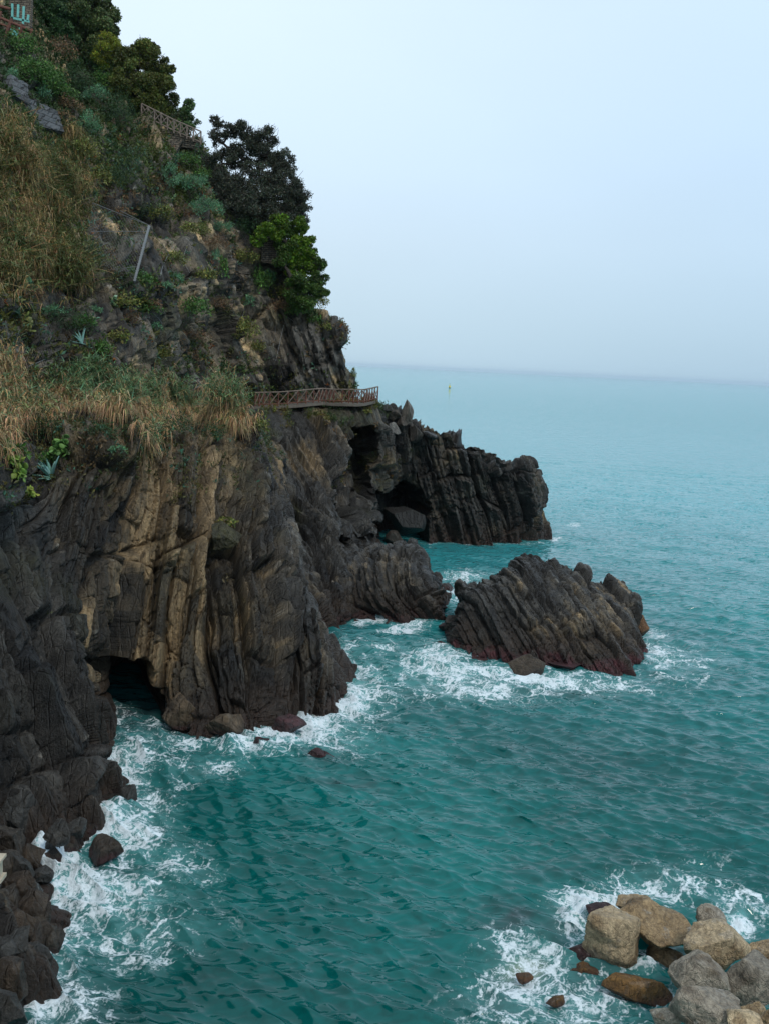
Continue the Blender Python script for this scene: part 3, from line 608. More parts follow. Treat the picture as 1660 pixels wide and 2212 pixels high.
B = [
 ('boulder', 'tall tan boulder at the left end of the pile, standing in the surf', 1318, 2020, 122, 150, .75, TAN, 1, dict(tilt=-.3, depth=.9, yaw=.2, facets=12)),
 ('boulder', 'widest brown boulder with pale blotches at the back of the pile', 1407, 1987, 168, 92, .95, BRN, 2, dict(tilt=.1, veins=.6)),
 ('boulder', 'low brown boulder peeking out behind the widest blotchy boulder', 1370, 1955, 78, 36, .75, BRN, 3, {}),
 ('boulder', 'flat tan slab boulder with a dark underside at the right of the pile', 1542, 2036, 172, 88, 1.2, TAN, 4, dict(tilt=.12)),
 ('boulder', 'small pointed boulder with an orange stain behind the tan slab', 1527, 1988, 68, 58, .7, GRY, 5, {}),
 ('boulder', 'half hidden ochre boulder in the dark gap under the pile', 1430, 2062, 78, 48, .25, BRN, 6, {}),
 ('boulder', 'rounded grey boulder in the middle of the pile', 1492, 2110, 150, 98, 1.3, GRY, 7, dict(tilt=.35, sharp=26, veins=.1)),
 ('boulder', 'large dark grey boulder cut by the right edge of the picture', 1625, 2122, 130, 132, 1.1, tuple(c * .75 for c in GRY), 8, dict(sharp=26, veins=.1)),
 ('boulder', 'ochre boulder with a dark notched top above the large grey one at the edge', 1655, 2058, 68, 60, 1.0, BRN, 9, {}),
 ('boulder', 'low wet orange boulder awash in front of the pile', 1376, 2140, 134, 62, .2, ORG, 10, dict(depth=.6, veins=.15)),
 ('boulder', 'speckled grey boulder with a black vein at the bottom of the picture', 1515, 2178, 150, 96, 1.7, GRY, 11, dict(veins=.5)),
 ('boulder', 'small pale grey boulder cut by the bottom edge left of the speckled one', 1440, 2204, 66, 56, 1.1, tuple(c * 1.2 for c in GRY), 12, dict(veins=.4)),
 ('boulder', 'small brown boulder wedged below the large grey boulder', 1630, 2187, 60, 50, 1.8, BRN, 13, {}),
 ('boulder', 'pale cream boulder cut by the bottom edge beside the speckled one', 1605, 2208, 80, 44, 2.0, tuple(c * 1.25 for c in TAN), 14, {}),
 ('boulder', 'reddish brown boulder in the bottom right corner', 1660, 2206, 40, 56, 2.0, BRN, 15, {}),
 ('boulder', 'dark purple algae covered boulder left of the tan one', 1262, 2062, 74, 48, .1, PUR, 16, {}),
 ('rock', 'low tan crested rock awash below the purple boulder', 1258, 2098, 62, 24, .05, ORG, 17, {}),
 ('rock', 'dark purple rock in the surf behind the tall tan boulder', 1298, 1968, 60, 26, .1, PUR, 18, {}),
 ('rock', 'small orange rock tip over a pale sunken stone', 1130, 2114, 36, 20, .05, ORG, 19, dict(lvl=5)),
 ('rock', 'small ochre rock tip in the foam near the bottom edge', 1198, 2164, 38, 26, .05, ORG, 20, dict(lvl=5)),
]
for (nm, lab, X, V, wp, hp, zc, colr, sd_, kw) in B: boulder(nm, lab, X, V, wp * 1.12, hp * 1.12, zc, colr, sd_, group=BG, **kw)
RG = 'rocks along the foot of the left cliff'
for (lab, X, V, wp, hp, zc, colr, sd_) in [
 ('small brown rock below the corner of the left cliff', 189, 1663, 46, 28, .15, DKB, 31), ('black pointed rock out in the surf below the left cliff', 280, 1722, 56, 52, .2, SLT, 32),
 ('low brown rock just left of the black pointed one', 240, 1726, 44, 26, .15, DKB, 33), ('brown knob rock joined to the cliff foot', 178, 1712, 44, 34, .3, DKB, 34),
 ('brown rock in a row of wet stones near the cliff', 207, 1748, 46, 30, .15, DKB, 35), ('flat dark rock lowest of the wet stones near the cliff', 212, 1776, 48, 24, .1, SLT, 36),
 ('large wet brown rock with a white wash over its left side', 227, 1840, 80, 58, .2, DKB, 37), ('dark block against the left cliff above the breaking wave', 40, 1870, 70, 70, 1.0, SLT, 38),
 ('dark block at the foot of the left cliff below the wave', 60, 1960, 90, 90, .6, DKB, 39), ('brown shelf rock reaching into the foam at the lower left', 95, 2030, 80, 70, .2, DKB, 40), ('low mossy rock at the left edge above the lowest foam', 30, 2110, 90, 60, .3, DKB, 41),
 ('brown stump rock between the cliff and the first foam', 165, 1790, 50, 50, .6, SLT, 42), ('dark rock at the cliff foot above the wave crest', 120, 1800, 70, 50, 1.0, SLT, 43)]:
    boulder('rock', lab, X, V, wp, hp, zc, colr, sd_, lvl=6, group=RG, veins=.05, facets=9, sharp=80, rough=.07, mat=M_cliff)
for (lab, X, V, wp, hp, zc, colr, sd_) in [
 ('purple algae rock in the foam below the buttress', 618, 1568, 90, 40, .2, PUR, 51), ('small purple rock left of the algae rock', 561, 1603, 46, 28, .1, PUR, 52),
 ('purple rock awash offshore of the buttress', 695, 1632, 60, 32, .08, PUR, 53), ('brown wet block at the foot of the cave buttress', 487, 1560, 84, 66, .5, (0.085, .06, .035), 54),
 ('rounded brown block just right of the sea cave', 395, 1535, 90, 80, .7, (0.085, .06, .035), 55)]:
    boulder('rock', lab, X, V, wp, hp, zc, colr, sd_, lvl=6, group='rocks below the buttress', veins=.05, facets=9, sharp=80, mat=M_cliff)
for (lab, X, V, wp, hp, zc, colr, sd_) in [
 ('brown block with water pouring off it in front of the islet', 1138, 1440, 92, 54, .4, (0.07, .052, .035), 61), ('red algae ledge at the foot of the islet', 1215, 1434, 100, 26, .05, (0.075, .018, .022), 62),
 ('tiny dark rock at the left corner of the islet', 951, 1389, 26, 12, .05, SLT, 63), ('ochre knob at the right end of the islet', 1383, 1352, 36, 56, .7, (0.16, .085, .04), 64)]:
    boulder('rock', lab, X, V, wp, hp, zc, colr, sd_, lvl=6, group='rocks around the islet', veins=.02)
HL = 'loose blocks on the headland crest'
for (lab, X, V, d, wp, hp, colr, sd_, tl) in [
 ('pale upright pointed slab on the headland crest', 878, 893, 83.5, 30, 60, (0.17, .15, .12), 71, .12), ('pale square block below the pointed slab', 846, 925, 82.5, 44, 34, (0.16, .15, .13), 72, .5),
 ('dark block nearest the end of the walkway', 835, 884, 83, 26, 22, SLT, 73, .2), ('brown block between the walkway end and the pointed slab', 853, 896, 83, 28, 24, (0.08, .065, .045), 74, -.3),
 ('small dark block under the walkway end', 820, 905, 82, 26, 26, SLT, 75, .4), ('jagged dark block stepping down at the seaward tip of the headland', 1158, 1118, 91, 36, 60, (.045, .038, .03), 90, .2), ('low jagged dark block awash at the seaward tip of the headland', 1172, 1150, 91.5, 34, 30, (.045, .036, .03), 91, -.3),
 ('brown block right of the pale square block', 868, 915, 83, 26, 28, (0.09, .07, .05), 76, .1),
 ('flat dark slab on the crest right of the pointed slab', 925, 938, 84.5, 40, 18, SLT, 77, .35), ('ribbed block on the crest beyond the pointed slab', 897, 935, 84, 34, 44, (0.07, .058, .042), 78, .2)]:
    p = U(X, V, d); boulder('rock_block', lab, X, V, wp, hp, 0, tuple(c * .6 for c in colr), sd_, tilt=tl, lvl=6, group=HL, pos=p, wet=False, facets=10, sharp=90, veins=.05, rough=.05, mat=M_cliff)
p = U(873, 1120, 84.2); boulder('rock_block', 'huge fallen slab leaning inside the headland cave', 873, 1128, 84, 84, 0, (0.017, .016, .014), 81, tilt=-.55, pos=p, wet=False, facets=10, sharp=90, veins=0, rough=.03, mat=M_cliff)
p = U(848, 1160, 83.5); boulder('rock_block', 'brown boulder in the water at the mouth of the headland cave', 848, 1160, 46, 34, 0, (0.06, .05, .04), 82, pos=p, veins=0)
p = U(478, 1168, 44.6); boulder('rock_block', 'moss topped knob bulging from the ochre cliff', 478, 1168, 84, 84, 0, (0.042, .038, .014), 83, pos=p, wet=False, veins=0, facets=12, sharp=90, rough=.1, mat=M_cliff)

q9 = np.random.default_rng(99)
for k, (X, V, sz_) in enumerate([(20, 2120, 90), (70, 2080, 70), (115, 2030, 60), (60, 2030, 80), (20, 2050, 80), (90, 1985, 60), (40, 2000, 80), (70, 1930, 70), (20, 1950, 80), (45, 1905, 60), (90, 1890, 50), (15, 1880, 70), (60, 1850, 70), (100, 1830, 60), (20, 1820, 90), (70, 1790, 80), (120, 1770, 70), (150, 1830, 40), (160, 1760, 60), (40, 1760, 90), (100, 1730, 90), (150, 1715, 60), (20, 2180, 80), (120, 1850, 40), (190, 1790, 40), (185, 1700, 50), (60, 1700, 90), (130, 1680, 70)]):
    boulder('rock', 'wet dark rock in the jumble at the foot of the left cliff', X, V, sz_ * q9.uniform(.9, 1.3), sz_ * q9.uniform(.9, 1.4), .1 + max(0, (130 - X) / 130) * 1.3 * q9.uniform(.5, 1.2), [DKB, SLT, (0.045, .036, .026)][k % 3], 300 + k, lvl=6, group='jumbled wet rocks at the foot of the left cliff', veins=.04, tilt=q9.uniform(-.6, .6), facets=8, sharp=90, rough=.07, mat=M_cliff)

# ------------------------------------------------------------------ foliage
def quads_from(c, a, b_, l, wd, bend=0.0):       # lozenge leaves: centre, long axis, side axis
    n = np.cross(a, b_); l = l[:, None]; wd = wd[:, None]
    v0 = c - a * l / 2; v1 = c + b_ * wd / 2 + n * wd * bend; v2 = c + a * l / 2; v3 = c - b_ * wd / 2 + n * wd * bend
    V = np.stack([v0, v1, v2, v3], 1).reshape(-1, 3); Fq = np.arange(len(V)).reshape(-1, 4); return V, Fq
def leaf_axes(out, r_, spread=0.9):
    a = unit(out + r_.normal(size=out.shape) * spread); b_ = unit(np.cross(a, r_.normal(size=out.shape))); return a, b_
def vary(col, n, r_, v=0.35, hue=0.18):
    c = 2.15 * np.array(col)[None, :] * (1 + v * r_.normal(size=(n, 1))) * (1 + hue * r_.normal(size=(n, 3)) * np.array([1, .4, .8]))
    return np.clip(c, 0.003, 0.8)
def clump_leaves(cent, radii, n, leaf, r_, spread=0.8, inner=0.25, flat=1.0):
    """leaves on the shells of many small lobes: returns centres, outward directions, lobe index"""
    k = r_.choice(len(cent), n, p=(radii ** 2 / np.sum(radii ** 2)))
    d = unit(r_.normal(size=(n, 3))); rr = np.where(r_.random(n) < inner, r_.uniform(0.3, 0.85, n), r_.uniform(0.7, 1.25, n))
    c = cent[k] + d * (radii[k] * rr)[:, None] * np.array([1, 1, flat]); return c, d, k
def bush_mesh(kind, seed, size, aspect=1.0):
    """a shrub of real size (metres across); several lobes on an uneven dome"""
    r_ = np.random.default_rng(seed); S = size / 2
    P_ = {'spurge': dict(col=(0.044, 0.098, 0.050), leaf=0.13, lr=(.16, .26), dens=105, fine=.3), 'dark': dict(col=(0.011, 0.027, 0.009), leaf=0.13, lr=(.25, .45), dens=95, fine=.22),
          'green': dict(col=(0.026, 0.058, 0.011), leaf=0.15, lr=(.22, .4), dens=85, fine=.5), 'lime': dict(col=(0.085, 0.135, 0.006), leaf=0.17, lr=(.2, .36), dens=85, fine=.55),
          'olive': dict(col=(0.062, 0.068, 0.016), leaf=0.15, lr=(.2, .38), dens=80, fine=.5), 'brown': dict(col=(0.075, 0.047, 0.024), leaf=0.16, lr=(.2, .38), dens=70, fine=.25), 'deep': dict(col=(0.016, 0.040, 0.014), leaf=0.17, lr=(.22, .42), dens=75, fine=.55)}[kind]
    nl = int(16 + 6 * size)
    d = unit(r_.normal(size=(nl, 3))); d[:, 2] = np.abs(d[:, 2]) * 0.9 - 0.15
    cent = d * r_.uniform(0.45, 0.85, (nl, 1)) * S; cent[:, 2] *= aspect; rl = r_.uniform(*P_['lr'], nl) * S
    n = int(P_['dens'] * size * size * (1 + aspect) * 1.1)
    c, dr, k = clump_leaves(cent, rl, n, P_['leaf'], r_)
    out = unit(dr + np.array([0, 0, 0.35])); a, b_ = leaf_axes(out, r_, 0.55 if kind == 'spurge' else 0.9)
    L = P_['leaf'] * r_.uniform(0.6, 1.4, n); Vv, Ff = quads_from(c, a, b_, L, L * P_['fine'], 0.2)
    lobe = (1 + 0.28 * r_.normal(size=nl))[k]
    col = vary(P_['col'], n, r_, 0.25) * np.clip(lobe, .5, 1.7)[:, None]
    if kind == 'deep':
        dead = r_.random(n) < 0.10; col[dead] = vary((0.10, 0.07, 0.03), dead.sum(), r_)
    return Vv, Ff, np.repeat(np.clip(col, .003, .8), 4, axis=0)
LIB = {}
def bush(name, label, kind, X, V, wpx, hpx, group=None, sink=0.25, dd=88, cat='shrub', out=0.75):
    p, n = hitd(X, V + hpx * 0.25, dd)
    k = mpx(p); wm = wpx * k; hm = hpx * k
    size = max(0.8, round(wm * 2) / 2 if wm < 4 else round(wm)); asp = 1.0 if hm / wm < 1.25 else 1.7
    key = (kind, min(size, 9), asp, int(X * 7 + V) % 3)
    if key not in LIB: LIB[key] = bush_mesh(kind, len(LIB) + 100, key[1], asp)
    Vv, Ff, cc = LIB[key]
    if isinstance(Vv, np.ndarray):
        o = mesh(name, Vv, Ff, M_leaf, cc, smooth=False); LIB[key] = (o.data, None, None)
    else:
        o = bpy.data.objects.new(name, Vv); C.objects.link(o)
    s_ = wm * 1.15 / key[1]
    o.scale = (s_, s_, hm / (key[1] * (0.66 if asp == 1 else 1.05))); o.rotation_euler = (0, 0, (X * 13 + V * 7) % 6.28)
    c = U(X, V, p[1]) + n * wm * out * 0.5 - np.array([0, 0, hm * 0.35])
    o.location = c
    return tag(o, label, cat, group)

def tube(pts, r0, r1, sides=6):
    pts = np.asarray(pts, float); n = len(pts); t = unit(np.gradient(pts, axis=0)); up = np.array([0.13, 0.31, 0.94])
    s_ = unit(np.cross(t, up)); q_ = np.cross(t, s_); a_ = np.linspace(0, 2 * math.pi, sides, endpoint=False)
    rr = np.linspace(r0, r1, n)[:, None, None]
    ring = pts[:, None, :] + rr * (np.cos(a_)[None, :, None] * s_[:, None, :] + np.sin(a_)[None, :, None] * q_[:, None, :])
    V = ring.reshape(-1, 3); i = np.arange(n - 1)[:, None] * sides; j = np.arange(sides)[None, :]
    Ff = np.stack([i + j, i + (j + 1) % sides, i + sides + (j + 1) % sides, i + sides + j], -1).reshape(-1, 4); return V, Ff
class Acc:
    def __init__(s): s.v = []; s.f = []; s.c = []; s.n = 0
    def add(s, V, Ff, c=None):
        s.v.append(V); s.f.append(Ff + s.n); s.n += len(V)
        if c is not None: s.c.append(np.broadcast_to(c, (len(V), 3)))
    def build(s, name, mat, parent=None, smooth=False, off=None):
        V = np.concatenate(s.v)
        if off is not None: V = V - np.asarray(off)
        return mesh(name, V, np.concatenate(s.f), mat, np.concatenate(s.c) if s.c else None, smooth=smooth, parent=parent)
def box(a, b, wd, ht, up=(0, 0, 1)):            # a beam from a to b
    a, b = np.array(a, float), np.array(b, float); t = unit(b - a); s_ = np.cross(t, up); s_ = unit(s_ if np.linalg.norm(s_) > 1e-3 else np.array([1.0, 0, 0])); q_ = np.cross(s_, t)
    V = np.array([p + s_ * x * wd / 2 + q_ * y * ht / 2 for p in (a, b) for x, y in ((-1, -1), (1, -1), (1, 1), (-1, 1))])
    return V, np.array([[0, 1, 2, 3], [7, 6, 5, 4], [0, 4, 5, 1], [1, 5, 6, 2], [2, 6, 7, 3], [3, 7, 4, 0]])
def tree(name, label, base, clusters, col, leaf=0.2, fine=0.5, dens=60, seed=1, group=None, trunk_r=0.28, flat=0.85, inner=.25, cat='tree', twigs=6, lobesplit=7, fwd=3.0, fat=1.25):
    """base and clusters given as picture place + distance; branches join each clump to the nearest wood below it"""
    r_ = np.random.default_rng(seed); dens *= 2.4; lobesplit += 9; base = (base[0], base[1], base[2] - fwd); clusters = [(a, b, c, d - fwd) for a, b, c, d in clusters]; B0 = U(*base)
    root = empty(name, B0); tag(root, label, cat, group); leaf *= .78; dens *= 1.6
    C0 = [(U(X, V, d), fat * r * mpx(U(X, V, d))) for (X, V, r, d) in clusters]
    wood = Acc(); nodes = [B0]; C0s = sorted(C0, key=lambda t: np.linalg.norm(t[0] - B0))
    for (c, rad_) in C0s:
        dist = [np.linalg.norm(c - q) + 0.5 * max(0, q[2] - c[2]) for q in nodes]; st = nodes[int(np.argmin(dist))]
        m_ = (st + c) / 2 + r_.normal(size=3) * 0.12 * np.linalg.norm(c - st) + np.array([0, 0, -0.05]) * np.linalg.norm(c - st)
        t = np.linspace(0, 1, 9)[:, None]; pts = (1 - t) ** 2 * st + 2 * t * (1 - t) * m_ + t * t * c
        pts[1:-1] += r_.normal(size=(7, 3)) * 0.03 * np.linalg.norm(c - st)
        d0 = np.linalg.norm(st - B0); tot = max(np.linalg.norm(q[0] - B0) for q in C0) + 1e-6
        ra = trunk_r * (1 - 0.75 * d0 / tot); rb = max(0.03, ra * 0.45)
        wood.add(*tube(pts, ra, rb)); nodes += [pts[4], pts[6], pts[8]]
        for q in range(twigs):
            e_ = c + unit(r_.normal(size=3) + np.array([0, -.2, .5])) * rad_ * r_.uniform(.7, 1.05); mid_ = (c + e_) / 2 + r_.normal(size=3) * rad_ * .12
            wood.add(*tube([pts[7], mid_, e_], 0.03, 0.012, 4))
    wood.build('trunk', M_bark, root, True, B0)
    cent, rl = [], []
    for (c, rad_) in C0:
        for q in range(lobesplit):
            cent.append(c + unit(r_.normal(size=3)) * rad_ * r_.uniform(.35, .8) * np.array([1, 1, flat])); rl.append(rad_ * r_.uniform(.14, .40))
    cent = np.array(cent); rl = np.array(rl); n = int(dens * np.sum(rl ** 2) * 12.6)
    c, dr, k = clump_leaves(cent, rl, n, leaf, r_, inner=inner, flat=flat)
    a, b_ = leaf_axes(unit(dr + np.array([0, 0, .3])), r_, .9); L = leaf * r_.uniform(.6, 1.4, n)
    V, Ff = quads_from(c, a, b_, L, L * fine, .2)
    cc = vary(col, n, r_, .28) * np.clip(1 + .25 * r_.normal(size=len(cent)), .5, 1.6)[k][:, None]
    mesh('crown', V - B0, Ff, M_leaf, np.repeat(np.clip(cc, .003, .8), 4, axis=0), smooth=False, parent=root)
    return root

# trees on the skyline
tree('dark_tree', 'dark open branched tree leaning over the cliff edge with sky showing through it', (545, 500, 87.5),
     [(470, 262, 12, 88), (468, 300, 16, 88), (497, 285, 17, 88), (500, 325, 20, 88), (478, 350, 26, 88), (530, 285, 18, 88), (545, 310, 24, 88), (525, 345, 20, 88), (580, 300, 22, 88), (572, 335, 26, 88), (605, 345, 22, 88), (610, 370, 24, 88), (560, 375, 24, 87.5), (585, 395, 28, 87.5), (630, 400, 24, 87.5), (632, 432, 26, 87.5), (600, 430, 28, 87.5), (655, 442, 17, 87.5), (560, 425, 30, 87), (520, 400, 30, 87), (490, 400, 30, 87), (530, 445, 34, 86.5), (495, 450, 34, 86.5), (575, 470, 30, 86.5), (615, 465, 28, 87), (470, 420, 30, 87), (650, 470, 14, 87.5)],
     (0.022, 0.026, 0.017), leaf=0.2, fine=.5, dens=26, seed=5, trunk_r=.24, twigs=14, lobesplit=9, inner=.6, fwd=2.2, fat=1.6)
tree('lime_tree', 'bright lime green leafy tree hanging over the cliff edge below the dark tree', (640, 600, 87),
     [(606, 478, 20, 86), (600, 505, 22, 86), (575, 500, 20, 85.5), (645, 490, 20, 87), (655, 515, 22, 87), (640, 535, 24, 86.5), (665, 545, 20, 87), (655, 575, 22, 87), (680, 575, 18, 87.5), (630, 570, 22, 86.5), (560, 520, 16, 85)],
     (0.036, 0.066, 0.005), leaf=0.24, fine=.55, dens=38, seed=6)
tree('leafy_tree', 'deep green small tree low on the skyline under the lime green one', (655, 660, 86.5),
     [(690, 570, 15, 87), (685, 600, 20, 87), (665, 620, 24, 86.5), (640, 610, 22, 86), (688, 630, 18, 87), (655, 650, 22, 86.5), (618, 530, 22, 86.5), (625, 500, 20, 87), (615, 560, 20, 86), (640, 640, 20, 86)], (0.024, 0.046, 0.008), leaf=.24, dens=40, seed=7)
tree('round_tree', 'big round olive green tree on the skyline above the upper railing', (325, 235, 92),
     [(300, 110, 30, 93), (335, 135, 30, 93), (350, 170, 30, 93), (350, 205, 30, 92.5), (325, 225, 26, 92), (310, 165, 36, 92), (280, 150, 32, 92), (290, 200, 34, 91.5), (262, 180, 28, 91), (270, 125, 26, 92), (318, 100, 16, 93), (352, 230, 20, 92.5), (365, 150, 14, 93), (330, 108, 14, 93)], (0.040, 0.048, 0.010), leaf=.26, dens=42, seed=8, trunk_r=.35, fwd=6)
tree('laurel_tree', 'narrow upright green tree standing at the top of the upper railing', (408, 285, 92), [(408, 225, 14, 92), (405, 245, 18, 92), (412, 262, 18, 92), (395, 272, 18, 91.5)], (0.030, 0.055, 0.018), leaf=.22, dens=40, seed=9, trunk_r=.12)
tree('ivy_tree', 'tall ivy covered tree at the top of the slope with bare twigs against the sky', (215, 130, 93),
     [(200, 20, 32, 93), (225, 30, 26, 94), (240, 50, 22, 94), (215, 60, 32, 93), (175, 50, 36, 92), (180, 95, 38, 92), (225, 95, 28, 93), (245, 75, 16, 94), (190, -15, 36, 93), (150, 10, 36, 91), (232, 5, 14, 94)], (0.030, 0.042, 0.013), leaf=.26, dens=40, seed=10, twigs=12, trunk_r=.35, fwd=5)
tree('broadleaf_tree', 'dark green tree in the top left corner beside the stone building', (95, 150, 88),
     [(80, 20, 36, 87), (115, 40, 40, 88), (85, 70, 36, 87), (130, 85, 38, 88), (100, 110, 36, 87), (60, 100, 28, 86), (145, 130, 34, 88), (100, -15, 36, 88)], (0.018, 0.038, 0.012), leaf=.26, dens=42, seed=11, trunk_r=.35)
tree('yellow_tree', 'yellow green feathery tree between the ivy tree and the round tree', (240, 160, 92.5), [(230, 90, 22, 92), (245, 105, 24, 92), (225, 120, 24, 91.5), (255, 130, 18, 92)], (0.075, 0.085, 0.008), leaf=.22, fine=.3, dens=45, seed=12, trunk_r=.15, fwd=6)

# shrubs one can point at
SH = [
 ('spurge_bush', 'spurge', 'blue green spurge', [(430, 400, 60, 44, 'below the foot of the dark tree'), (395, 392, 60, 50, 'just left of and above the largest spurge'), (440, 440, 84, 56, 'largest of its kind, under the dark tree'), (475, 478, 52, 36, 'at the lower right end of the spurge row'), (372, 372, 40, 44, 'at the upper left end of the spurge row'), (395, 345, 34, 24, 'under the stone retaining wall'), (243, 278, 22, 26, 'small, on the dark slope left of the retaining wall'), (232, 312, 34, 24, 'pale and round on the dark slope'), (178, 260, 54, 70, 'tall, on the slope above the reed thicket'), (87, 200, 38, 44, 'beside the grey facing wall'), (205, 215, 60, 44, 'in front of the big round tree'), (12, 160, 44, 60, 'at the left edge above the facing wall'),
   (378, 608, 46, 32, 'on the netted slope right of the steel post'), (350, 606, 34, 26, 'just right of the steel post foot'), (48, 610, 42, 66, 'tall and pale, in the lower reed thicket at the left'), (105, 680, 66, 40, 'spread over a dark shrub at the left'), (460, 548, 26, 50, 'on the netted slope below the dark tree'), (530, 640, 30, 44, 'on the slope below the lime tree'), (575, 600, 40, 36, 'below the stone pillar'), (632, 640, 34, 26, 'at the right of the slope near the skyline'), (205, 668, 34, 24, 'on bare rock left of the netting'), (330, 700, 30, 24, 'on the netted rock above the reed band'), (250, 965, 40, 30, 'on the lip of the near cliff under the reeds'), (460, 945, 36, 26, 'on the cliff lip below the right end of the reeds')]),
 ('dark_bush', 'dark', 'dense dark green', [(262, 232, 84, 88, 'rounded, just left of the upper railing'), (265, 330, 70, 60, 'hanging below the rounded one'), (285, 385, 90, 80, 'big, halfway down the dark gully'), (305, 430, 66, 50, 'at the bottom of the dark gully'), (200, 130, 90, 90, 'in the shade of the ivy tree'), (160, 170, 80, 70, 'under the top left trees'), (120, 690, 96, 70, 'under the pale spurge at the left'), (130, 910, 104, 84, 'under the reeds near the agave'), (200, 925, 80, 60, 'in the middle of the hollow under the reeds'), (265, 925, 90, 56, 'right of the middle of the hollow under the reeds'), (400, 925, 90, 56, 'with yellowish leaves under the right half of the reeds'), (470, 935, 70, 44, 'under the right end of the reeds'), (560, 430, 90, 70, 'at the foot of the dark tree'), (520, 480, 70, 56, 'below the dark tree left of the pillar'), (470, 380, 70, 80, 'behind the spurge row'), (190, 540, 50, 60, 'in a gap of the upper reed thicket'), (650, 625, 60, 60, 'on the skyline below the lime tree')]),
 ('green_bush', 'green', 'mid green', [(40, 130, 100, 70, 'on the slope below the corner building'), (95, 160, 100, 50, 'on top of the grey facing wall'), (140, 200, 70, 50, 'right of the facing wall'), (30, 90, 70, 60, 'under the corner building'), (210, 170, 60, 60, 'leafy, below the ivy tree'), (420, 370, 60, 44, 'under the retaining wall'), (400, 355, 50, 30, 'tucked against the retaining wall'), (560, 590, 50, 60, 'left of and below the stone pillar'), (475, 570, 26, 60, 'trailing on the netted rock'), (400, 640, 70, 50, 'on the netted slope'), (215, 750, 60, 44, 'behind the left of the reed band'), (180, 690, 50, 40, 'on the slope above the reeds'), (300, 590, 60, 40, 'at the foot of the steel post'), (310, 640, 60, 34, 'below the steel post'), (30, 975, 70, 50, 'on the cliff lip at the left edge'), (110, 985, 70, 44, 'above the agave'), (650, 660, 60, 44, 'near the skyline end of the slope'), (375, 280, 40, 30, 'behind the upper railing'), (690, 680, 36, 28, 'lowest on the skyline')]),
 ('olive_bush', 'olive', 'olive yellow', [(180, 330, 60, 50, 'right of the upper reed thicket'), (210, 380, 50, 46, 'on the slope between reeds and gully'), (340, 470, 60, 40, 'under the dark gully'), (420, 500, 70, 40, 'on the netted slope under the spurge row'), (360, 560, 60, 36, 'on top of the netted bare rock'), (440, 590, 50, 36, 'in the middle of the netted slope'), (520, 560, 60, 40, 'high on the netted slope'), (600, 620, 60, 40, 'on the slope near the skyline'), (520, 700, 50, 60, 'above the ochre overhang'), (560, 740, 40, 30, 'beside the ochre overhang'), (250, 640, 60, 40, 'on the slope right of the reed thicket'), (260, 720, 50, 40, 'above the reed band'), (340, 755, 44, 30, 'just above the reed band'), (680, 650, 50, 36, 'close to the skyline low down'), (545, 905, 54, 44, 'golden, just below the left end of the walkway'), (500, 915, 50, 36, 'golden, beside the reeds at the walkway end'), (715, 700, 26, 22, 'last on the skyline'), (490, 1130, 50, 36, 'on the mossy knob of the ochre cliff'), (760, 805, 16, 26, 'on the rock edge above the walkway'), (595, 885, 14, 20, 'tiny, under the walkway'), (790, 890, 20, 14, 'orange tinged, under the walkway end')]),
 ('dry_bush', 'brown', 'dry brown', [(120, 100, 60, 60, 'between the two top left trees'), (150, 230, 60, 40, 'under the top left trees'), (255, 450, 50, 30, 'above the steel post'), (380, 460, 60, 36, 'under the dark gully end'), (470, 520, 60, 36, 'on the netted slope'), (330, 660, 50, 36, 'on the rock below the steel post'), (280, 690, 50, 40, 'on the rock above the reeds'), (455, 640, 60, 34, 'in the middle of the bare slope'), (590, 660, 50, 36, 'above the ochre overhang'), (410, 710, 60, 40, 'above the right of the reed band'), (140, 250, 40, 30, 'in front of the facing wall'), (60, 640, 60, 40, 'under the upper reeds at the left')]),
]
for (nm, kind, adj, L) in SH:
    for (X, V, wp, hp, where) in L:
        bush(nm, '%s bush %s' % (adj, where), kind, X, V, wp, hp, '%s bushes on the slope' % adj)

# scrub and grass that nobody could count
def scatter(G, N, n, r_, dens):
    nu, nv = G.shape[:2]; a = np.linalg.norm(np.cross(G[1:, :-1] - G[:-1, :-1], G[:-1, 1:] - G[:-1, :-1]), axis=-1).ravel() * dens.ravel()
    k = r_.choice(len(a), n, p=a / a.sum()); i, j = k // (nv - 1), k % (nv - 1); u, v = r_.random((2, n, 1))
    P_ = G[i, j] * (1 - u) * (1 - v) + G[i + 1, j] * u * (1 - v) + G[i, j + 1] * (1 - u) * v + G[i + 1, j + 1] * u * v
    return P_, N[i, j]
def tufts(name, P_, N_, per, leaf, fine, cols, r_, label, cat, spread=0.75, rad_=0.35, drop=0.0, mat=None):
    n = len(P_) * per; P3 = np.repeat(P_, per, 0); N3 = np.repeat(N_, per, 0)
    up = unit(N3 * 0.6 + np.array([0, 0, 0.7])); d = unit(up + r_.normal(size=(n, 3)) * spread)
    sz = np.repeat(r_.uniform(0.5, 1.5, len(P_)), per)
    c = P3 + d * (rad_ * sz * r_.uniform(0.1, 1.0, n))[:, None]; a, b_ = leaf_axes(d, r_, .5)
    L = leaf * sz * r_.uniform(.6, 1.4, n); V, Ff = quads_from(c, a, b_, L, L * fine, .2)
    cc = np.repeat(cols, per, 0) * (1 + .22 * r_.normal(size=(n, 1)))
    o = mesh(name, V, Ff, mat or M_leaf, np.repeat(np.clip(cc, .003, .8), 4, axis=0), smooth=False); return tag(o, label, cat, kind='stuff')
r_ = np.random.default_rng(77)
def ctr(G): return 0.25 * (G[:-1, :-1] + G[1:, :-1] + G[:-1, 1:] + G[1:, 1:])
cH = ctr(LG); f_ = cH.reshape(-1, 3); Xh, Vh = proj(f_)
cover = sst(-0.25, 0.25, fbm(f_, 0.28, 4, 200) + 0.25 * fbm(f_, 1.2, 3, 201))
bare = np.zeros(len(f_))
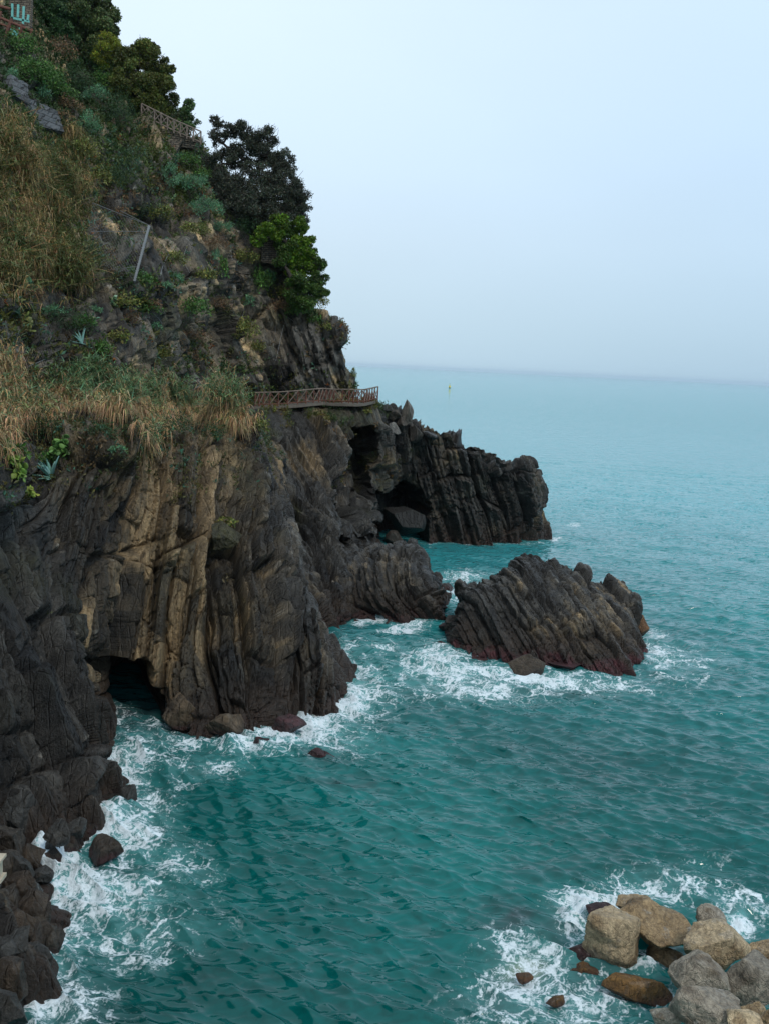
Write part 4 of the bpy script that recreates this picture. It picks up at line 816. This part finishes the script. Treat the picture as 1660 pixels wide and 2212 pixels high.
for (fx, fy, rx, ry, st) in [(480, 620, 170, 110, .9), (560, 700, 170, 90, .93), (640, 740, 110, 70, .97), (690, 800, 90, 50, 1.0), (350, 560, 90, 70, .85), (380, 690, 110, 70, .85), (600, 800, 80, 50, .95), (60, 760, 90, 45, .6), (230, 620, 40, 50, .5), (250, 440, 50, 50, .4), (560, 560, 60, 40, .5), (730, 780, 30, 60, .95)]:
    bare = np.maximum(bare, np.exp(-(((Xh - fx) / rx) ** 2 + ((Vh - fy) / ry) ** 2) ** 2) * st)
upper = sst(480, 300, Vh)
dens = np.clip(cover * (1 - bare) + 0.8 * upper, 0.03, 1.4) * (Xh > -260) * (Vh > -200)
P_, N_ = scatter(LG, LN, 70000, r_, dens.reshape(cH.shape[:2]))
hue = fbm(P_, 0.35, 3, 210); hu2 = fbm(P_, 0.6, 3, 211); Xp, Vp = proj(P_)
pal = np.tile(np.array([0.048, 0.068, 0.015]), (len(P_), 1))
pal = mixc(pal, (0.028, 0.062, 0.015), sst(0.0, 0.25, hue)); pal = mixc(pal, (0.075, 0.075, 0.018), sst(0.1, 0.35, hu2)); pal = mixc(pal, (0.095, 0.062, 0.030), sst(0.05, 0.3, -hu2) * (Vp > 380))
pal = mixc(pal, (0.055, 0.115, 0.075), (r_.random(len(P_)) < 0.10) * 1.0); pal = mixc(pal, (0.14, 0.05, 0.015), (r_.random(len(P_)) < 0.02) * 1.0)
pal = mixc(pal * 1.35, (0.030, 0.060, 0.016), sst(330, 220, Vp) * 0.8)
tufts('hillside_scrub', P_, N_, 8, 0.20, 0.42, pal, r_, 'mixed low green, olive and rusty scrub covering the steep hillside', 'scrub')
cC = ctr(CG); f_ = cC.reshape(-1, 3); Xc, Vc = proj(f_)
dens = sst(8.4, 10.6, f_[:, 2] + 1.6 * fbm(f_, 0.5, 3, 220)) * (0.25 + sst(-.1, .3, fbm(f_, .5, 3, 221))) + 0.03 * sst(0.25, 0.4, fbm(f_, .45, 3, 222)) * (f_[:, 2] > 4)
dens *= (f_[:, 1] > 14)
P_, N_ = scatter(CG, CN, 9000, r_, dens.reshape(cC.shape[:2]))
hue = fbm(P_, 0.6, 3, 225); pal = np.tile(np.array([0.042, 0.060, 0.016]), (len(P_), 1)); pal = mixc(pal, (0.10, 0.085, 0.025), sst(0, .3, hue)); pal = mixc(pal, (0.12, 0.08, 0.04), sst(0.05, .3, -hue)); pal = mixc(pal, (0.04, 0.11, 0.07), (r_.random(len(P_)) < .15) * 1.0)
tufts('cliff_top_plants', P_, N_, 9, 0.13, 0.4, pal, r_, 'small green and yellow plants clinging to the lip and cracks of the near cliff', 'ground cover', rad_=.28)
cM = ctr(HG); f_ = cM.reshape(-1, 3)
dens = (sst(10.2, 11.6, f_[:, 2] + 1.2 * fbm(f_, .6, 3, 230)) * sst(1.5, -2, f_[:, 0]) * 0.3 * sst(-.1, .2, fbm(f_, .9, 3, 235)) + 0.02 * sst(.2, .4, fbm(f_, .4, 3, 231)) * (f_[:, 2] > 5)) * (f_[:, 1] < 84)
P_, N_ = scatter(HG, HN, 1700, r_, dens.reshape(cM.shape[:2])); hue = fbm(P_, 0.6, 3, 232)
pal = np.tile(np.array([0.10, 0.095, 0.02]), (len(P_), 1)); pal = mixc(pal, (0.14, 0.075, 0.025), sst(0, .3, hue)); pal = mixc(pal, (0.05, 0.08, 0.03), sst(0, .3, -hue))
tufts('crag_plants', P_, N_, 8, 0.16, 0.4, pal, r_, 'sparse golden and green plants on the rock under the wooden walkway', 'ground cover', rad_=.3)

# reeds: stems with drooping strap leaves
def straps(root, d, L, wd, droop, segs=3):
    n = len(root); t = np.linspace(0, 1, segs + 1)
    side = unit(np.cross(d, np.array([0, 0, 1.0]) + 0.3 * r_.normal(size=(n, 3))))
    pts = root[:, None] + d[:, None] * (L[:, None] * t)[..., None] - np.array([0, 0, 1.0]) * (droop[:, None] * L[:, None] * t ** 2)[..., None]
    w_ = (wd[:, None] * np.maximum(1 - t ** 1.6, 0.08))[..., None]
    Vv = np.stack([pts - side[:, None] * w_ / 2, pts + side[:, None] * w_ / 2], 2).reshape(-1, 3)
    b0 = (np.arange(n) * (segs + 1) * 2)[:, None] + np.arange(segs)[None] * 2; b0 = b0.ravel()
    return Vv, np.stack([b0, b0 + 1, b0 + 3, b0 + 2], 1), (segs + 1) * 2
def reed_bed(name, label, roots, lean, hgt, green, dry, dryness, leaf=0.5, per=13, wd=0.045):
    n = len(roots); d = unit(lean + r_.normal(size=(n, 3)) * 0.22); hh = hgt * r_.uniform(.6, 1.25, n)
    bendv = unit(lean * np.array([1, 1, 0]) + 1e-3 + r_.normal(size=(n, 3)) * .3); acc = Acc()
    t = np.linspace(0, 1, 5)
    sag = 0.35 * hh
    def at(tt, idx): return roots[idx] + d[idx] * (hh[idx] * tt)[:, None] + bendv[idx] * (sag[idx] * tt ** 2 * .6)[:, None] - np.array([0, 0, 1.]) * (sag[idx] * tt ** 3 * .5)[:, None]
    sd_ = unit(np.cross(d, r_.normal(size=(n, 3)))); Pts = np.stack([at(np.full(n, q), np.arange(n)) for q in t], 1)
    w_ = 0.012; Vv = np.stack([Pts - sd_[:, None] * w_, Pts + sd_[:, None] * w_], 2).reshape(-1, 3)
    b0 = ((np.arange(n) * 10)[:, None] + np.arange(4)[None] * 2).ravel(); acc.add(Vv, np.stack([b0, b0 + 1, b0 + 3, b0 + 2], 1), np.repeat(vary(dry, n, r_, .2) * .8, 10, axis=0))
    idx = np.repeat(np.arange(n), per); m = len(idx); tt = r_.uniform(0.15, 1.0, m); p0 = at(tt, idx)
    az = r_.uniform(0, 2 * math.pi, m); dr = unit(d[idx] * r_.uniform(.5, 1.1, (m, 1)) + np.stack([np.cos(az), np.sin(az), 0 * az], 1) * .75)
    dry_i = np.clip(dryness[idx] + 0.9 * (0.62 - tt), 0, 1); isd = r_.random(m) < dry_i
    L = leaf * r_.uniform(.6, 1.35, m); droop = np.where(isd, r_.uniform(.9, 2.0, m), r_.uniform(.15, .8, m))
    V2, F2, k_ = straps(p0, dr, L, np.full(m, wd) * np.where(isd, .8, 1.0), droop)
    cg = vary(green, m, r_, .28); cd = vary(dry, m, r_, .28); cc = np.where(isd[:, None], cd, cg)
    acc.add(V2, F2, np.repeat(cc, k_, axis=0)); o = acc.build(name, M_reed); return tag(o, label, 'reeds', kind='stuff')
def roots_in(poly_lines, n, jx=10, jv=8):
    out_ = []; P0 = np.array(poly_lines, float)
    while len(out_) < n:
        a = P0[r_.integers(len(P0))]; X = a[0] + r_.normal() * a[2]; V = a[1] + r_.normal() * a[3]
        p, nn = hit(X, V)
        if p is not None and p[2] > 8: out_.append(np.concatenate([p, nn]))
    return np.array(out_)
Rr = roots_in([(40, 340, 40, 30), (100, 350, 40, 28), (140, 390, 26, 30), (60, 420, 50, 35), (110, 440, 40, 35), (60, 500, 50, 40), (110, 510, 40, 35), (30, 570, 30, 30), (100, 570, 40, 30), (20, 300, 20, 20), (-40, 420, 30, 80), (150, 300, 14, 12), (150, 600, 20, 20)], 3400)
dn = np.clip(0.30 + 1.0 * fbm(Rr[:, :3], 0.35, 3, 300), 0.05, 1)
reed_bed('reed_thicket', 'tangled tan and green reed thicket filling the left of the slope', Rr[:, :3] - Rr[:, 3:] * .1, unit(Rr[:, 3:] * .75 + np.array([.25, -.2, .45]) + 0.9 * np.stack([fbm(Rr[:, :3], .45, 2, 310), fbm(Rr[:, :3], .45, 2, 311), .6 * fbm(Rr[:, :3], .45, 2, 312)], 1)), 1.7 * (0.8 + 0.9 * fbm(Rr[:, :3], .5, 2, 313)), (0.052, 0.066, 0.022), (0.18, 0.125, 0.056), dn, leaf=.46, per=14)
Rr = roots_in([(60, 880, 30, 16), (20, 850, 30, 30), (-30, 860, 30, 40), (150, 860, 30, 12), (200, 850, 30, 14), (260, 860, 30, 14), (320, 868, 30, 12), (380, 875, 30, 12), (440, 882, 28, 12), (475, 890, 22, 12), (497, 893, 12, 8), (330, 920, 8, 25), (190, 830, 30, 10), (0, 930, 20, 20)], 3300)
dn = np.clip(0.30 + 0.6 * fbm(Rr[:, :3], 0.4, 3, 301) + 0.6 * sst(140, 40, proj(Rr[:, :3])[0]), 0.0, 1)
reed_bed('reed_band', 'long band of giant reeds, green tips over tan drooping leaves, along the cliff top', Rr[:, :3] + np.array([0, 0, -.1]), unit(np.array([.22, -.42, 1.0]) + 0.6 * np.stack([fbm(Rr[:, :3], .5, 2, 320), fbm(Rr[:, :3], .5, 2, 321), 0 * Rr[:, 0]], 1) + r_.normal(size=(len(Rr), 3)) * .10), 1.95 * (0.85 + 0.8 * fbm(Rr[:, :3], .5, 2, 323)), (0.058, 0.100, 0.046), (0.20, 0.135, 0.068), dn, leaf=.5, per=16)

Rs = roots_in([(x, v, 16, 7) for x, v in ((30, 900), (60, 905), (100, 898), (145, 870), (175, 872), (210, 875), (245, 880), (290, 885), (330, 900), (370, 890), (410, 895), (450, 905), (475, 912), (500, 912), (330, 925))], 2300)
reed_bed('dry_reeds', 'drooping mass of dead tan reed leaves hanging below the green reeds on the cliff top', Rs[:, :3] + Rs[:, 3:] * .3, unit(np.array([.30, -.80, .55]) + r_.normal(size=(len(Rs), 3)) * .15), 0.85, (0.09, 0.10, 0.04), (0.205, 0.135, 0.070), np.full(len(Rs), .85), leaf=.46, per=15, wd=.045)
# agave and prickly pears on the cliff lip
def agave(label, X, V, sz, n, seed):
    q = np.random.default_rng(seed); p, nn = hitd(X, V, 39); p = p + nn * .15; acc = Acc()
    root = p; t = np.linspace(0, 1, 9)
    for k in range(n):
        el = q.uniform(-.5, 1.25) if k > 3 else q.uniform(.9, 1.4); az = q.uniform(0, 2 * math.pi)
        d = unit(np.array([math.cos(az) * math.cos(el), math.sin(az) * math.cos(el) * .8 - .25, math.sin(el)])); L = sz * q.uniform(.7, 1.1)
        s_ = unit(np.cross(d, [0, 0, 1])); n_ = np.cross(s_, d)
        w_ = 0.075 * sz * np.array([1.0, 1.15, 1.25, 1.25, 1.15, .95, .7, .4, .05]); c_ = p + d * (L * t)[:, None] + n_ * (0.10 * L * (t ** 2))[:, None] * q.uniform(-1.6, .6)
        L_ = c_ - s_ * w_[:, None] + n_ * .03 * sz; R_ = c_ + s_ * w_[:, None] + n_ * .03 * sz; Bk = c_ - n_ * (.045 * sz * (1 - t))[:, None]
        V_a = np.stack([L_, c_, R_, Bk], 1).reshape(-1, 3); b0 = np.arange(8) * 4
        Fq = np.concatenate([np.stack([b0 + a, b0 + b, b0 + b + 4, b0 + a + 4], 1) for a, b in ((0, 1), (1, 2), (2, 3), (3, 0))])
        acc.add(V_a, Fq, vary((0.10, 0.19, 0.17), 1, q, .12, .05))
    for k in range(4):
        d = unit(np.array([q.normal() * .4, -.4, -1.0])); c_ = p + d * (sz * .75 * t)[:, None]; s_ = np.array([1., 0, 0]); w_ = .035 * sz * (1 - t)[:, None]
        V_a = np.stack([c_ - s_ * w_, c_ + s_ * w_], 1).reshape(-1, 3); b0 = np.arange(8) * 2; acc.add(V_a, np.stack([b0, b0 + 1, b0 + 3, b0 + 2], 1), (0.16, 0.13, 0.10))
    o = acc.build('agave', M_leaf, None, True, root); o.location = root; tag(o, label, 'agave')
agave('large spiky blue green agave hanging on the lip of the near cliff', 113, 1033, 1.05, 17, 1)
agave('small spiky agave just left of the large one', 86, 1018, .55, 9, 2)
agave('small pale agave on the slope above the reed band', 176, 745, .9, 9, 3)
def pear(label, X, V, wpx, hpx, n, col, seed):
    q = np.random.default_rng(seed); p, nn = hitd(X, V, 40); k = mpx(p); acc = Acc(); v5, f5 = ICO_S
    pads = []
    for j in range(n):
        r0 = q.uniform(.10, .17)
        for tr in range(30):
            if pads: c0, r1 = pads[q.integers(len(pads))]; d = unit(q.normal(size=3) * np.array([1, .8, .9]) + nn * .5); c = c0 + d * (r0 + r1) * .78
            else: c = p + nn * .1
            if abs(c[0] - p[0]) < wpx * k * .5 and abs(c[2] - p[2]) < hpx * k * .5 and abs(c[1] - p[1]) < wpx * k * .5: break
        ax = unit(c - pads[0][0]) if pads else np.array([0, 0, 1.]); ax = d if pads else ax
        sd_ = unit(np.cross(ax, q.normal(size=3))); tn = np.cross(ax, sd_); pads.append((c, r0))
        s_ = v5 * np.array([r0 * .74, r0 * .17, r0]); s_[:, 0] *= 1 - .25 * np.clip(-v5[:, 2], 0, 1)
        acc.add(s_ @ np.stack([sd_, tn, ax]) + c, f5, vary(col, 1, q, .25, .1))
    o = acc.build('prickly_pear', M_leaf, None, True, p); o.location = p; tag(o, label, 'cactus', 'prickly pears on the slope')
ICO_S = ico(2)
pear('bright green prickly pear hanging over the cliff at the left edge', 28, 1030, 70, 90, 130, (0.075, 0.115, 0.022), 1)
pear('yellowish prickly pear at the left edge, lower end of the patch', 55, 1070, 40, 40, 36, (0.11, 0.13, 0.02), 4)
pear('green prickly pear right above the large agave', 145, 960, 56, 50, 60, (0.060, 0.12, 0.030), 2)
pear('dusty prickly pear high at the left edge above the netting', 40, 690, 70, 50, 60, (0.080, 0.095, 0.030), 3)
pear('small prickly pear on the netted rock in the middle of the slope', 240, 655, 26, 36, 16, (0.085, 0.13, 0.07), 5)
pear('pale prickly pear above the spurge row', 375, 432, 24, 24, 18, (0.09, 0.14, 0.06), 6)

# ------------------------------------------------------------------ walkway, railings, walls, netting
def railing(label, pts, hgt, mat, mat2, group=None, bw=0.11, name='wooden_railing', low=True, every=1):
    """pts: foot points of the posts; X-braced bays between posts"""
    root = empty(name, pts[0]); tag(root, label, 'railing', group); o0 = np.array(pts[0]); up = np.array([0, 0, hgt])
    def part(nm, lst, m):
        ac = Acc(); [ac.add(*b) for b in lst]; return ac.build(nm, m, root, off=o0)
    for p in pts: part('post', [tube([p - up * .1, p + up * 1.0], bw * .5, bw * .46, 8)], mat)
    part('top_rail', [tube([a + up, b + up], bw * .48, bw * .45, 8) for a, b in zip(pts[:-1], pts[1:])], mat2)
    if low: part('bottom_rail', [tube([a + up * .12, b + up * .12], bw * .4, bw * .4, 7) for a, b in zip(pts[:-1], pts[1:])], mat)
    for a, b in zip(pts[:-1], pts[1:]):
        t = unit(b - a); n_ = np.cross(t, [0, 0, 1.]) * bw * .38
        part('brace', [tube([a + up * .14 + n_, b + up * .96 + n_], bw * .33, bw * .33, 6)], mat2)
        part('brace', [tube([a + up * .96 - n_, b + up * .14 - n_], bw * .3, bw * .3, 6)], mat)
    return root
px_ = [551, 560, 570, 583, 601, 622, 643, 661, 677, 689, 696, 704, 713, 721, 739, 753, 763, 773, 786, 791, 797, 803, 808, 815]
bx = [540, 551, 601, 641, 675, 697, 721, 751, 771, 785, 801, 815]; bV = [878, 877, 876, 873, 869.5, 867.5, 869.5, 870, 870.5, 870, 866.5, 863]; bd = [79.5, 79.5, 79.8, 80.2, 80.6, 81.4, 81.2, 80.8, 80.9, 81.2, 82.0, 83.2]
W_ = [U(x, np.interp(x, bx, bV), np.interp(x, bx, bd) - 1.2) for x in px_]
railing('reddish wooden railing with crossed braces along the cliff walkway, bending at the end', W_, 1.05, M_wood, M_woodgrey)
Wb = [U(x, v, 86.5) for x, v in ((769, 866), (781, 867), (793, 867))]
railing('short far piece of wooden railing behind the end of the walkway', Wb, 1.0, M_wood, M_woodgrey)
# concrete walkway slab following the railing
ed = [U(x, np.interp(x, bx, bV) + 1.5, np.interp(x, bx, bd) - 1.5) for x in np.linspace(530, 817, 30)]
ac = Acc()
for a, b in zip(ed[:-1], ed[1:]):
    V = [];
    for p in (a, b):
        q = p + np.array([-.8, 3.2, 0]); V += [p, p - [0, 0, .22], q - [0, 0, .22], q]
    ac.add(np.array(V), np.array([[0, 4, 5, 1], [1, 5, 6, 2], [2, 6, 7, 3], [3, 7, 4, 0]]))
sl = ac.build('walkway', M_conc, None); tag(sl, kind='structure')
def wall(name, label, quad, thick, mat, cat='wall', group=None):
    """quad of picture places with distances, extruded away from the viewer; cut into a grid so the faces can be uneven"""
    P4 = [U(*q) for q in quad]; nx, nz = 24, 14; r2 = np.random.default_rng(len(label))
    s_, t_ = np.meshgrid(np.linspace(0, 1, nx), np.linspace(0, 1, nz), indexing='ij'); s_ = s_[..., None]; t_ = t_[..., None]
    G = P4[0] * (1 - s_) * (1 - t_) + P4[1] * s_ * (1 - t_) + P4[2] * s_ * t_ + P4[3] * (1 - s_) * t_
    nrm = unit(np.cross(P4[1] - P4[0], P4[3] - P4[0])); nrm = nrm * (1 if nrm[1] < 0 else -1)
    G = G + nrm * (0.03 * r2.normal(size=G.shape[:2]))[..., None]; Fr = G.reshape(-1, 3); Bk = Fr - nrm * thick
    gf = grid_faces(nx, nz); n = len(Fr); idx = np.arange(n).reshape(nx, nz)
    edge = np.concatenate([idx[:, 0], idx[-1, 1:], idx[-2::-1, -1], idx[0, -2:0:-1]]); e2 = np.roll(edge, -1)
    Vv = np.concatenate([Fr, Bk]); Ff = np.concatenate([gf, gf[:, ::-1] + n, np.stack([edge, edge + n, e2 + n, e2], 1)]); c0 = P4[0]
    o = mesh(name, Vv - c0, Ff, mat, smooth=False); o.location = c0
    # turn the stone pattern with the wall
    return tag(o, label, cat, group)
wall('retaining_wall', 'weathered dry stone retaining wall under the upper railing', [(288, 300, 84.2), (420, 322, 85.6), (425, 300, 85.6), (288, 258, 84.2)], .8, M_wall)
wall('retaining_wall', 'lower stepped end of the stone retaining wall above the green bush', [(330, 352, 83.6), (372, 345, 84.0), (396, 300, 84.8), (345, 300, 84.1)], .8, M_wall)
wall('stone_pillar', 'square dry stone pillar under the lime green tree', [(565, 566, 83.6), (598, 572, 83.6), (597, 500, 83.8), (566, 498, 83.8)], 1.8, M_wall, 'pillar')
wall('facing_wall', 'grey slab faced retaining wall on the slope at the upper left', [(30, 205, 67), (62, 225, 68.5), (62, 182, 70), (24, 160, 68)], 3, M_slate)
wall('facing_wall', 'grey crazy paved retaining wall running down right above the reed thicket', [(52, 265, 68.4), (140, 285, 72.4), (125, 240, 73.2), (50, 205, 69.7)], 3, M_slate)
up_ = [U(x, v, 84.9) for x, v in ((306, 250), (320, 257), (334, 264), (348, 271), (362, 278), (376, 285), (390, 291), (404, 297), (418, 303), (434, 310))]
railing('grey wooden railing climbing to the left on top of the stone retaining wall', up_, 0.95, M_woodgrey, M_woodgrey, bw=.13)
# corner building with turquoise frame and timber deck
bl = empty('stone_building', U(20, 60, 78)); tag(bl, 'corner of a stone building in the top left corner, partly out of the picture', 'building')
o0 = np.array(bl.location)
Wl = wall('wall', 'x', [(-60, 62, 79), (66, 60, 79), (70, -60, 80), (-60, -60, 80)], .4, M_wall); Wl.location = Wl.location - bl.location; Wl.parent = bl; del Wl['label']; del Wl['category']
fr = empty('turquoise_trellis', U(45, 40, 76.5)); tag(fr, 'turquoise painted timber frame in front of the stone building', 'trellis'); f0 = np.array(fr.location)
for nm, a, b in (('upright', (27, 8), (27, 44)), ('upright', (40, 10), (39, 38)), ('upright', (52, 14), (50, 54)), ('crossbar', (24, 38), (64, 47)), ('crossbar', (62, 32), (60, 46)), ('panel_edge', (24, 62), (44, 78)), ('panel_edge', (24, 72), (42, 79)), ('panel_edge', (44, 60), (42, 79))):
    ac = Acc(); ac.add(*box(U(a[0], a[1], 76.5), U(b[0], b[1], 76.5), .14, .10, (0, 1, 0))); ac.build(nm, M_turq, fr, off=f0)
dk = empty('timber_deck', U(20, 70, 75.5)); tag(dk, 'dark timber deck railing slanting below the turquoise frame', 'deck'); f0 = np.array(dk.location)
for nm, a, b, w__ in (('rail', (-20, 8), (24, 20), .22), ('rail', (-20, 30), (72, 68), .2), ('rail', (-20, 44), (70, 76), .14), ('post', (2, 24), (-6, 66), .24), ('post', (26, 40), (10, 86), .24), ('post', (50, 52), (40, 84), .2), ('post', (70, 62), (64, 86), .16)):
    ac = Acc(); ac.add(*tube([U(a[0], a[1], 75.5), U(b[0], b[1], 75.5)], w__ / 2, w__ / 2, 8)); ac.build(nm, M_wood, dk, off=f0)

# rockfall net on its steel post
def netting(name, label, corners, cell, wire, parent=None, bulge=0.0, mat=None):
    P4 = [np.array(c) for c in corners]; q = np.random.default_rng(3); ac = Acc()
    Wd = np.linalg.norm(P4[1] - P4[0]); Hd = np.linalg.norm(P4[3] - P4[0]); nu_, nv_ = int(Wd / cell), int(Hd / cell)
    nrm = unit(np.cross(P4[1] - P4[0], P4[3] - P4[0]));
    def at(u, v): return P4[0] * (1 - u) * (1 - v) + P4[1] * u * (1 - v) + P4[2] * u * v + P4[3] * (1 - u) * v + nrm * bulge * math.sin(u * 3.14) * math.sin(v * 3.14)
    def line(a, b):
        n = max(2, int(6 * (abs(b[0] - a[0]) + abs(b[1] - a[1])) + 1)); pts = [at(a[0] + (b[0] - a[0]) * t, a[1] + (b[1] - a[1]) * t) for t in np.linspace(0, 1, n + 1)]
        ac.add(*tube(pts, wire, wire, 3))
    for i in range(-nv_, nu_ + 1):
        for sgn in (1, -1):
            pts = []
            u0 = i / nu_; u1 = (i + nv_) / nu_
            a, b = (u0, 0.0), (u1, 1.0)
            if u1 <= 0 or u0 >= 1: continue
            ta = max(0, -u0 / (u1 - u0)); tb = min(1, (1 - u0) / (u1 - u0)); A_ = (u0 + (u1 - u0) * ta, ta); B_ = (u0 + (u1 - u0) * tb, tb)
            if sgn < 0: A_ = (A_[0], 1 - A_[1]); B_ = (B_[0], 1 - B_[1])
            line(A_, B_)
    return ac
nb = empty('rockfall_barrier', U(291, 607, 62)); tag(nb, 'steel post with chain link rockfall net stretched to its left', 'barrier'); f0 = np.array(nb.location)
pt, pb = U(323, 487, 61.5), U(291, 607, 61.5)
ac = Acc(); ac.add(*box(pb, pt, 0.12, .10, (0, 1, 0)))
for k in range(24):
    t = (k + .5) / 24; c = pb * (1 - t) + pt * t; ac.add(*box(c + [-.09, -.02, 0], c + [.09, -.02, 0], .03, .04))
ac.build('post', M_steel, nb, off=f0)
netting('net', '', [U(292, 604, 61.6), U(323, 489, 61.6), U(200, 440, 60.5), U(185, 555, 60.0)], .20, .0055, bulge=-.5).build('net', M_wire, nb, off=f0)
ac = Acc()
for a, b in (((323, 487), (200, 438)), ((323, 487), (260, 455)), ((320, 500), (196, 500)), ((323, 487), (372, 560)), ((300, 575), (190, 590))): ac.add(*tube([U(a[0], a[1], 61.5), U(b[0], b[1], 61.0 if b[0] < 300 else 64)], .018, .018, 4))
ac.build('stay_cable', M_wire, nb, off=f0)
# steel cables holding netting on the rock
for (lab, pts) in [('steel cable down the bare rock right of the barrier', [(375, 530), (352, 575), (345, 610)]), ('long steel cable crossing the slope above the reeds', [(300, 660), (345, 690), (380, 770)]),
 ('steel cable hanging beside the spurge at the middle of the slope', [(450, 570), (447, 630), (440, 650)]), ('steel cable on the netted slope below the pillar', [(545, 600), (530, 660), (520, 700)]),
 ('steel cable in a vee above the ochre overhang', [(590, 665), (595, 720), (582, 780)]), ('steel cable across the ochre overhang', [(640, 700), (618, 690), (596, 780)]),
 ('steel cable by the upper end of the netted slope', [(500, 505), (502, 560), (535, 580)]), ('steel cable low across the rocks behind the reed band', [(20, 805), (60, 792), (100, 775)]),
 ('steel cable down the dark gully rock', [(405, 530), (397, 560), (410, 590)])]:
    P3 = []
    for x, v in pts:
        p, n_ = hitd(x, v); P3.append(p - unit(p - np.array([0, 0, H])) * .12)
    P3 = cr(np.array(P3), 14); o = Acc(); o.add(*tube(P3 - P3[0], .012, .012, 5)); ob_ = o.build('steel_cable', M_steel, None, True); ob_.location = P3[0]; tag(ob_, lab, 'cable', 'steel cables over the slope')
# wire mesh draped on the rock: follows the displaced rock surface
def drape(label, X0, X1, V0, V1, cell=7.5, off=.10):
    ac = Acc(); nu_, nv_ = int((X1 - X0) / cell), int((V1 - V0) / cell); Gd = {}
    for i in range(nu_ + 1):
        for j in range(nv_ + 1):
            p, n_ = hitd(X0 + i * cell + (j % 2) * cell / 2, V0 + j * cell); Gd[i, j] = p - unit(p - np.array([0, 0, H])) * off
    for (i, j), p in Gd.items():
        for di in ((0, -1) if j % 2 == 0 else (0, 1)):
            q_ = Gd.get((i + di, j + 1))
            if q_ is not None and np.linalg.norm(q_ - p) < 2.0: ac.add(*tube([p, q_], .007, .007, 3))
    p0 = Gd[0, 0]; o = ac.build('wire_mesh', M_wire, None, off=p0); o.location = p0; tag(o, label, 'netting', 'wire mesh draped over the rock')
drape('wire mesh over the dark rock at the left edge above the reed band', 0, 110, 690, 790, 5)
drape('wire mesh over the pale rock just above the reed band', 290, 350, 630, 750, 4.5)
drape('wire mesh over the rock face in the middle of the slope', 440, 500, 560, 660, 4)
drape('wire mesh over the dark rock left of the stone pillar', 480, 540, 500, 570, 4)

# yellow buoy far out
b0 = W(970, 838); by = empty('buoy', b0); tag(by, 'small yellow buoy with a mast floating far out near the horizon', 'buoy')
k = mpx(b0)
def lathe(name, prof, mat, parent, n=20, loc=(0, 0, 0)):
    a_ = np.linspace(0, 2 * math.pi, n, endpoint=False); pr = np.array(prof)
    V = np.stack([pr[:, None, 0] * np.cos(a_), pr[:, None, 0] * np.sin(a_), pr[:, None, 1] + 0 * a_], -1).reshape(-1, 3) + np.array(loc)
    i = np.arange(len(pr) - 1)[:, None] * n; j = np.arange(n)[None]; Ff = np.stack([i + j, i + (j + 1) % n, i + n + (j + 1) % n, i + n + j], -1).reshape(-1, 4)
    return mesh(name, V, Ff, mat, smooth=True, parent=parent)
lathe('float_band', [(0.01, -.3), (2.1 * k, -.3), (2.2 * k, .9 * k), (2.0 * k, 1.1 * k)], M_dark, by)
lathe('float', [(2.0 * k, 1.1 * k), (2.15 * k, 1.5 * k), (2.15 * k, 4.2 * k), (1.7 * k, 4.9 * k), (.3 * k, 5.1 * k), (.01, 5.1 * k)], M_yellow, by)
lathe('mast', [(.35 * k, 5 * k), (.3 * k, 10.5 * k), (.01, 10.6 * k)], M_dark, by)
lathe('topmark', [(.01, 6.6 * k), (1.1 * k, 7.3 * k), (.01, 8.2 * k)], M_yellow, by)

# end of a concrete balustrade at the left edge
bal = empty('balustrade', U(-11, 1905, 17.0)); tag(bal, 'pale concrete balustrade end sticking in at the left edge low down', 'balustrade'); f0 = np.array(bal.location); kk_ = mpx(f0)
M_pale = plain('pale_concrete', (0.42, 0.36, 0.27), 0.85, bump=.4, nscale=12, var=.2)
def bxp(name, x0, x1, y0, y1, z0, z1):
    V = np.array([[x, y, z] for z in (z0, z1) for x, y in ((x0, y0), (x1, y0), (x1, y1), (x0, y1))], float) * kk_
    V[4:, :2] = V[4:, :2] * 1.0; mesh(name, V, np.array([[3, 2, 1, 0], [4, 5, 6, 7], [0, 1, 5, 4], [1, 2, 6, 5], [2, 3, 7, 6], [3, 0, 4, 7]]), M_pale, smooth=False, parent=bal)
bxp('plinth', -150, 17, -10, 24, 2, 10); bxp('coping', -150, 17, -10, 24, 48, 54); bxp('end_pier', 4, 10, -4, 20, 10, 48)
for q in range(6): bxp('baluster', -12 - q * 16, -5 - q * 16, 2, 12, 10, 48)

# thin sea haze over the whole place
hz0, hz1, hzt = -1, 1, 62.0
V = np.array([[x, y, z] for z in (-6.0, hzt) for x, y in ((-31000, -400), (31000, -400), (31000, 31000), (-31000, 31000))], float)
mh = bpy.data.materials.new('haze_air'); mh.use_nodes = True; t = mh.node_tree; t.nodes.clear()
o = t.nodes.new('ShaderNodeOutputMaterial'); pv = t.nodes.new('ShaderNodeVolumePrincipled')
pv.inputs['Color'].default_value = (0.66, 0.84, 1.0, 1); pv.inputs['Density'].default_value = 0.00003; t.links.new(pv.outputs[0], o.inputs['Volume'])
hz = mesh('haze', V, np.array([[3, 2, 1, 0], [4, 5, 6, 7], [0, 1, 5, 4], [1, 2, 6, 5], [2, 3, 7, 6], [3, 0, 4, 7]]), mh, smooth=False); hz['kind'] = 'stuff'
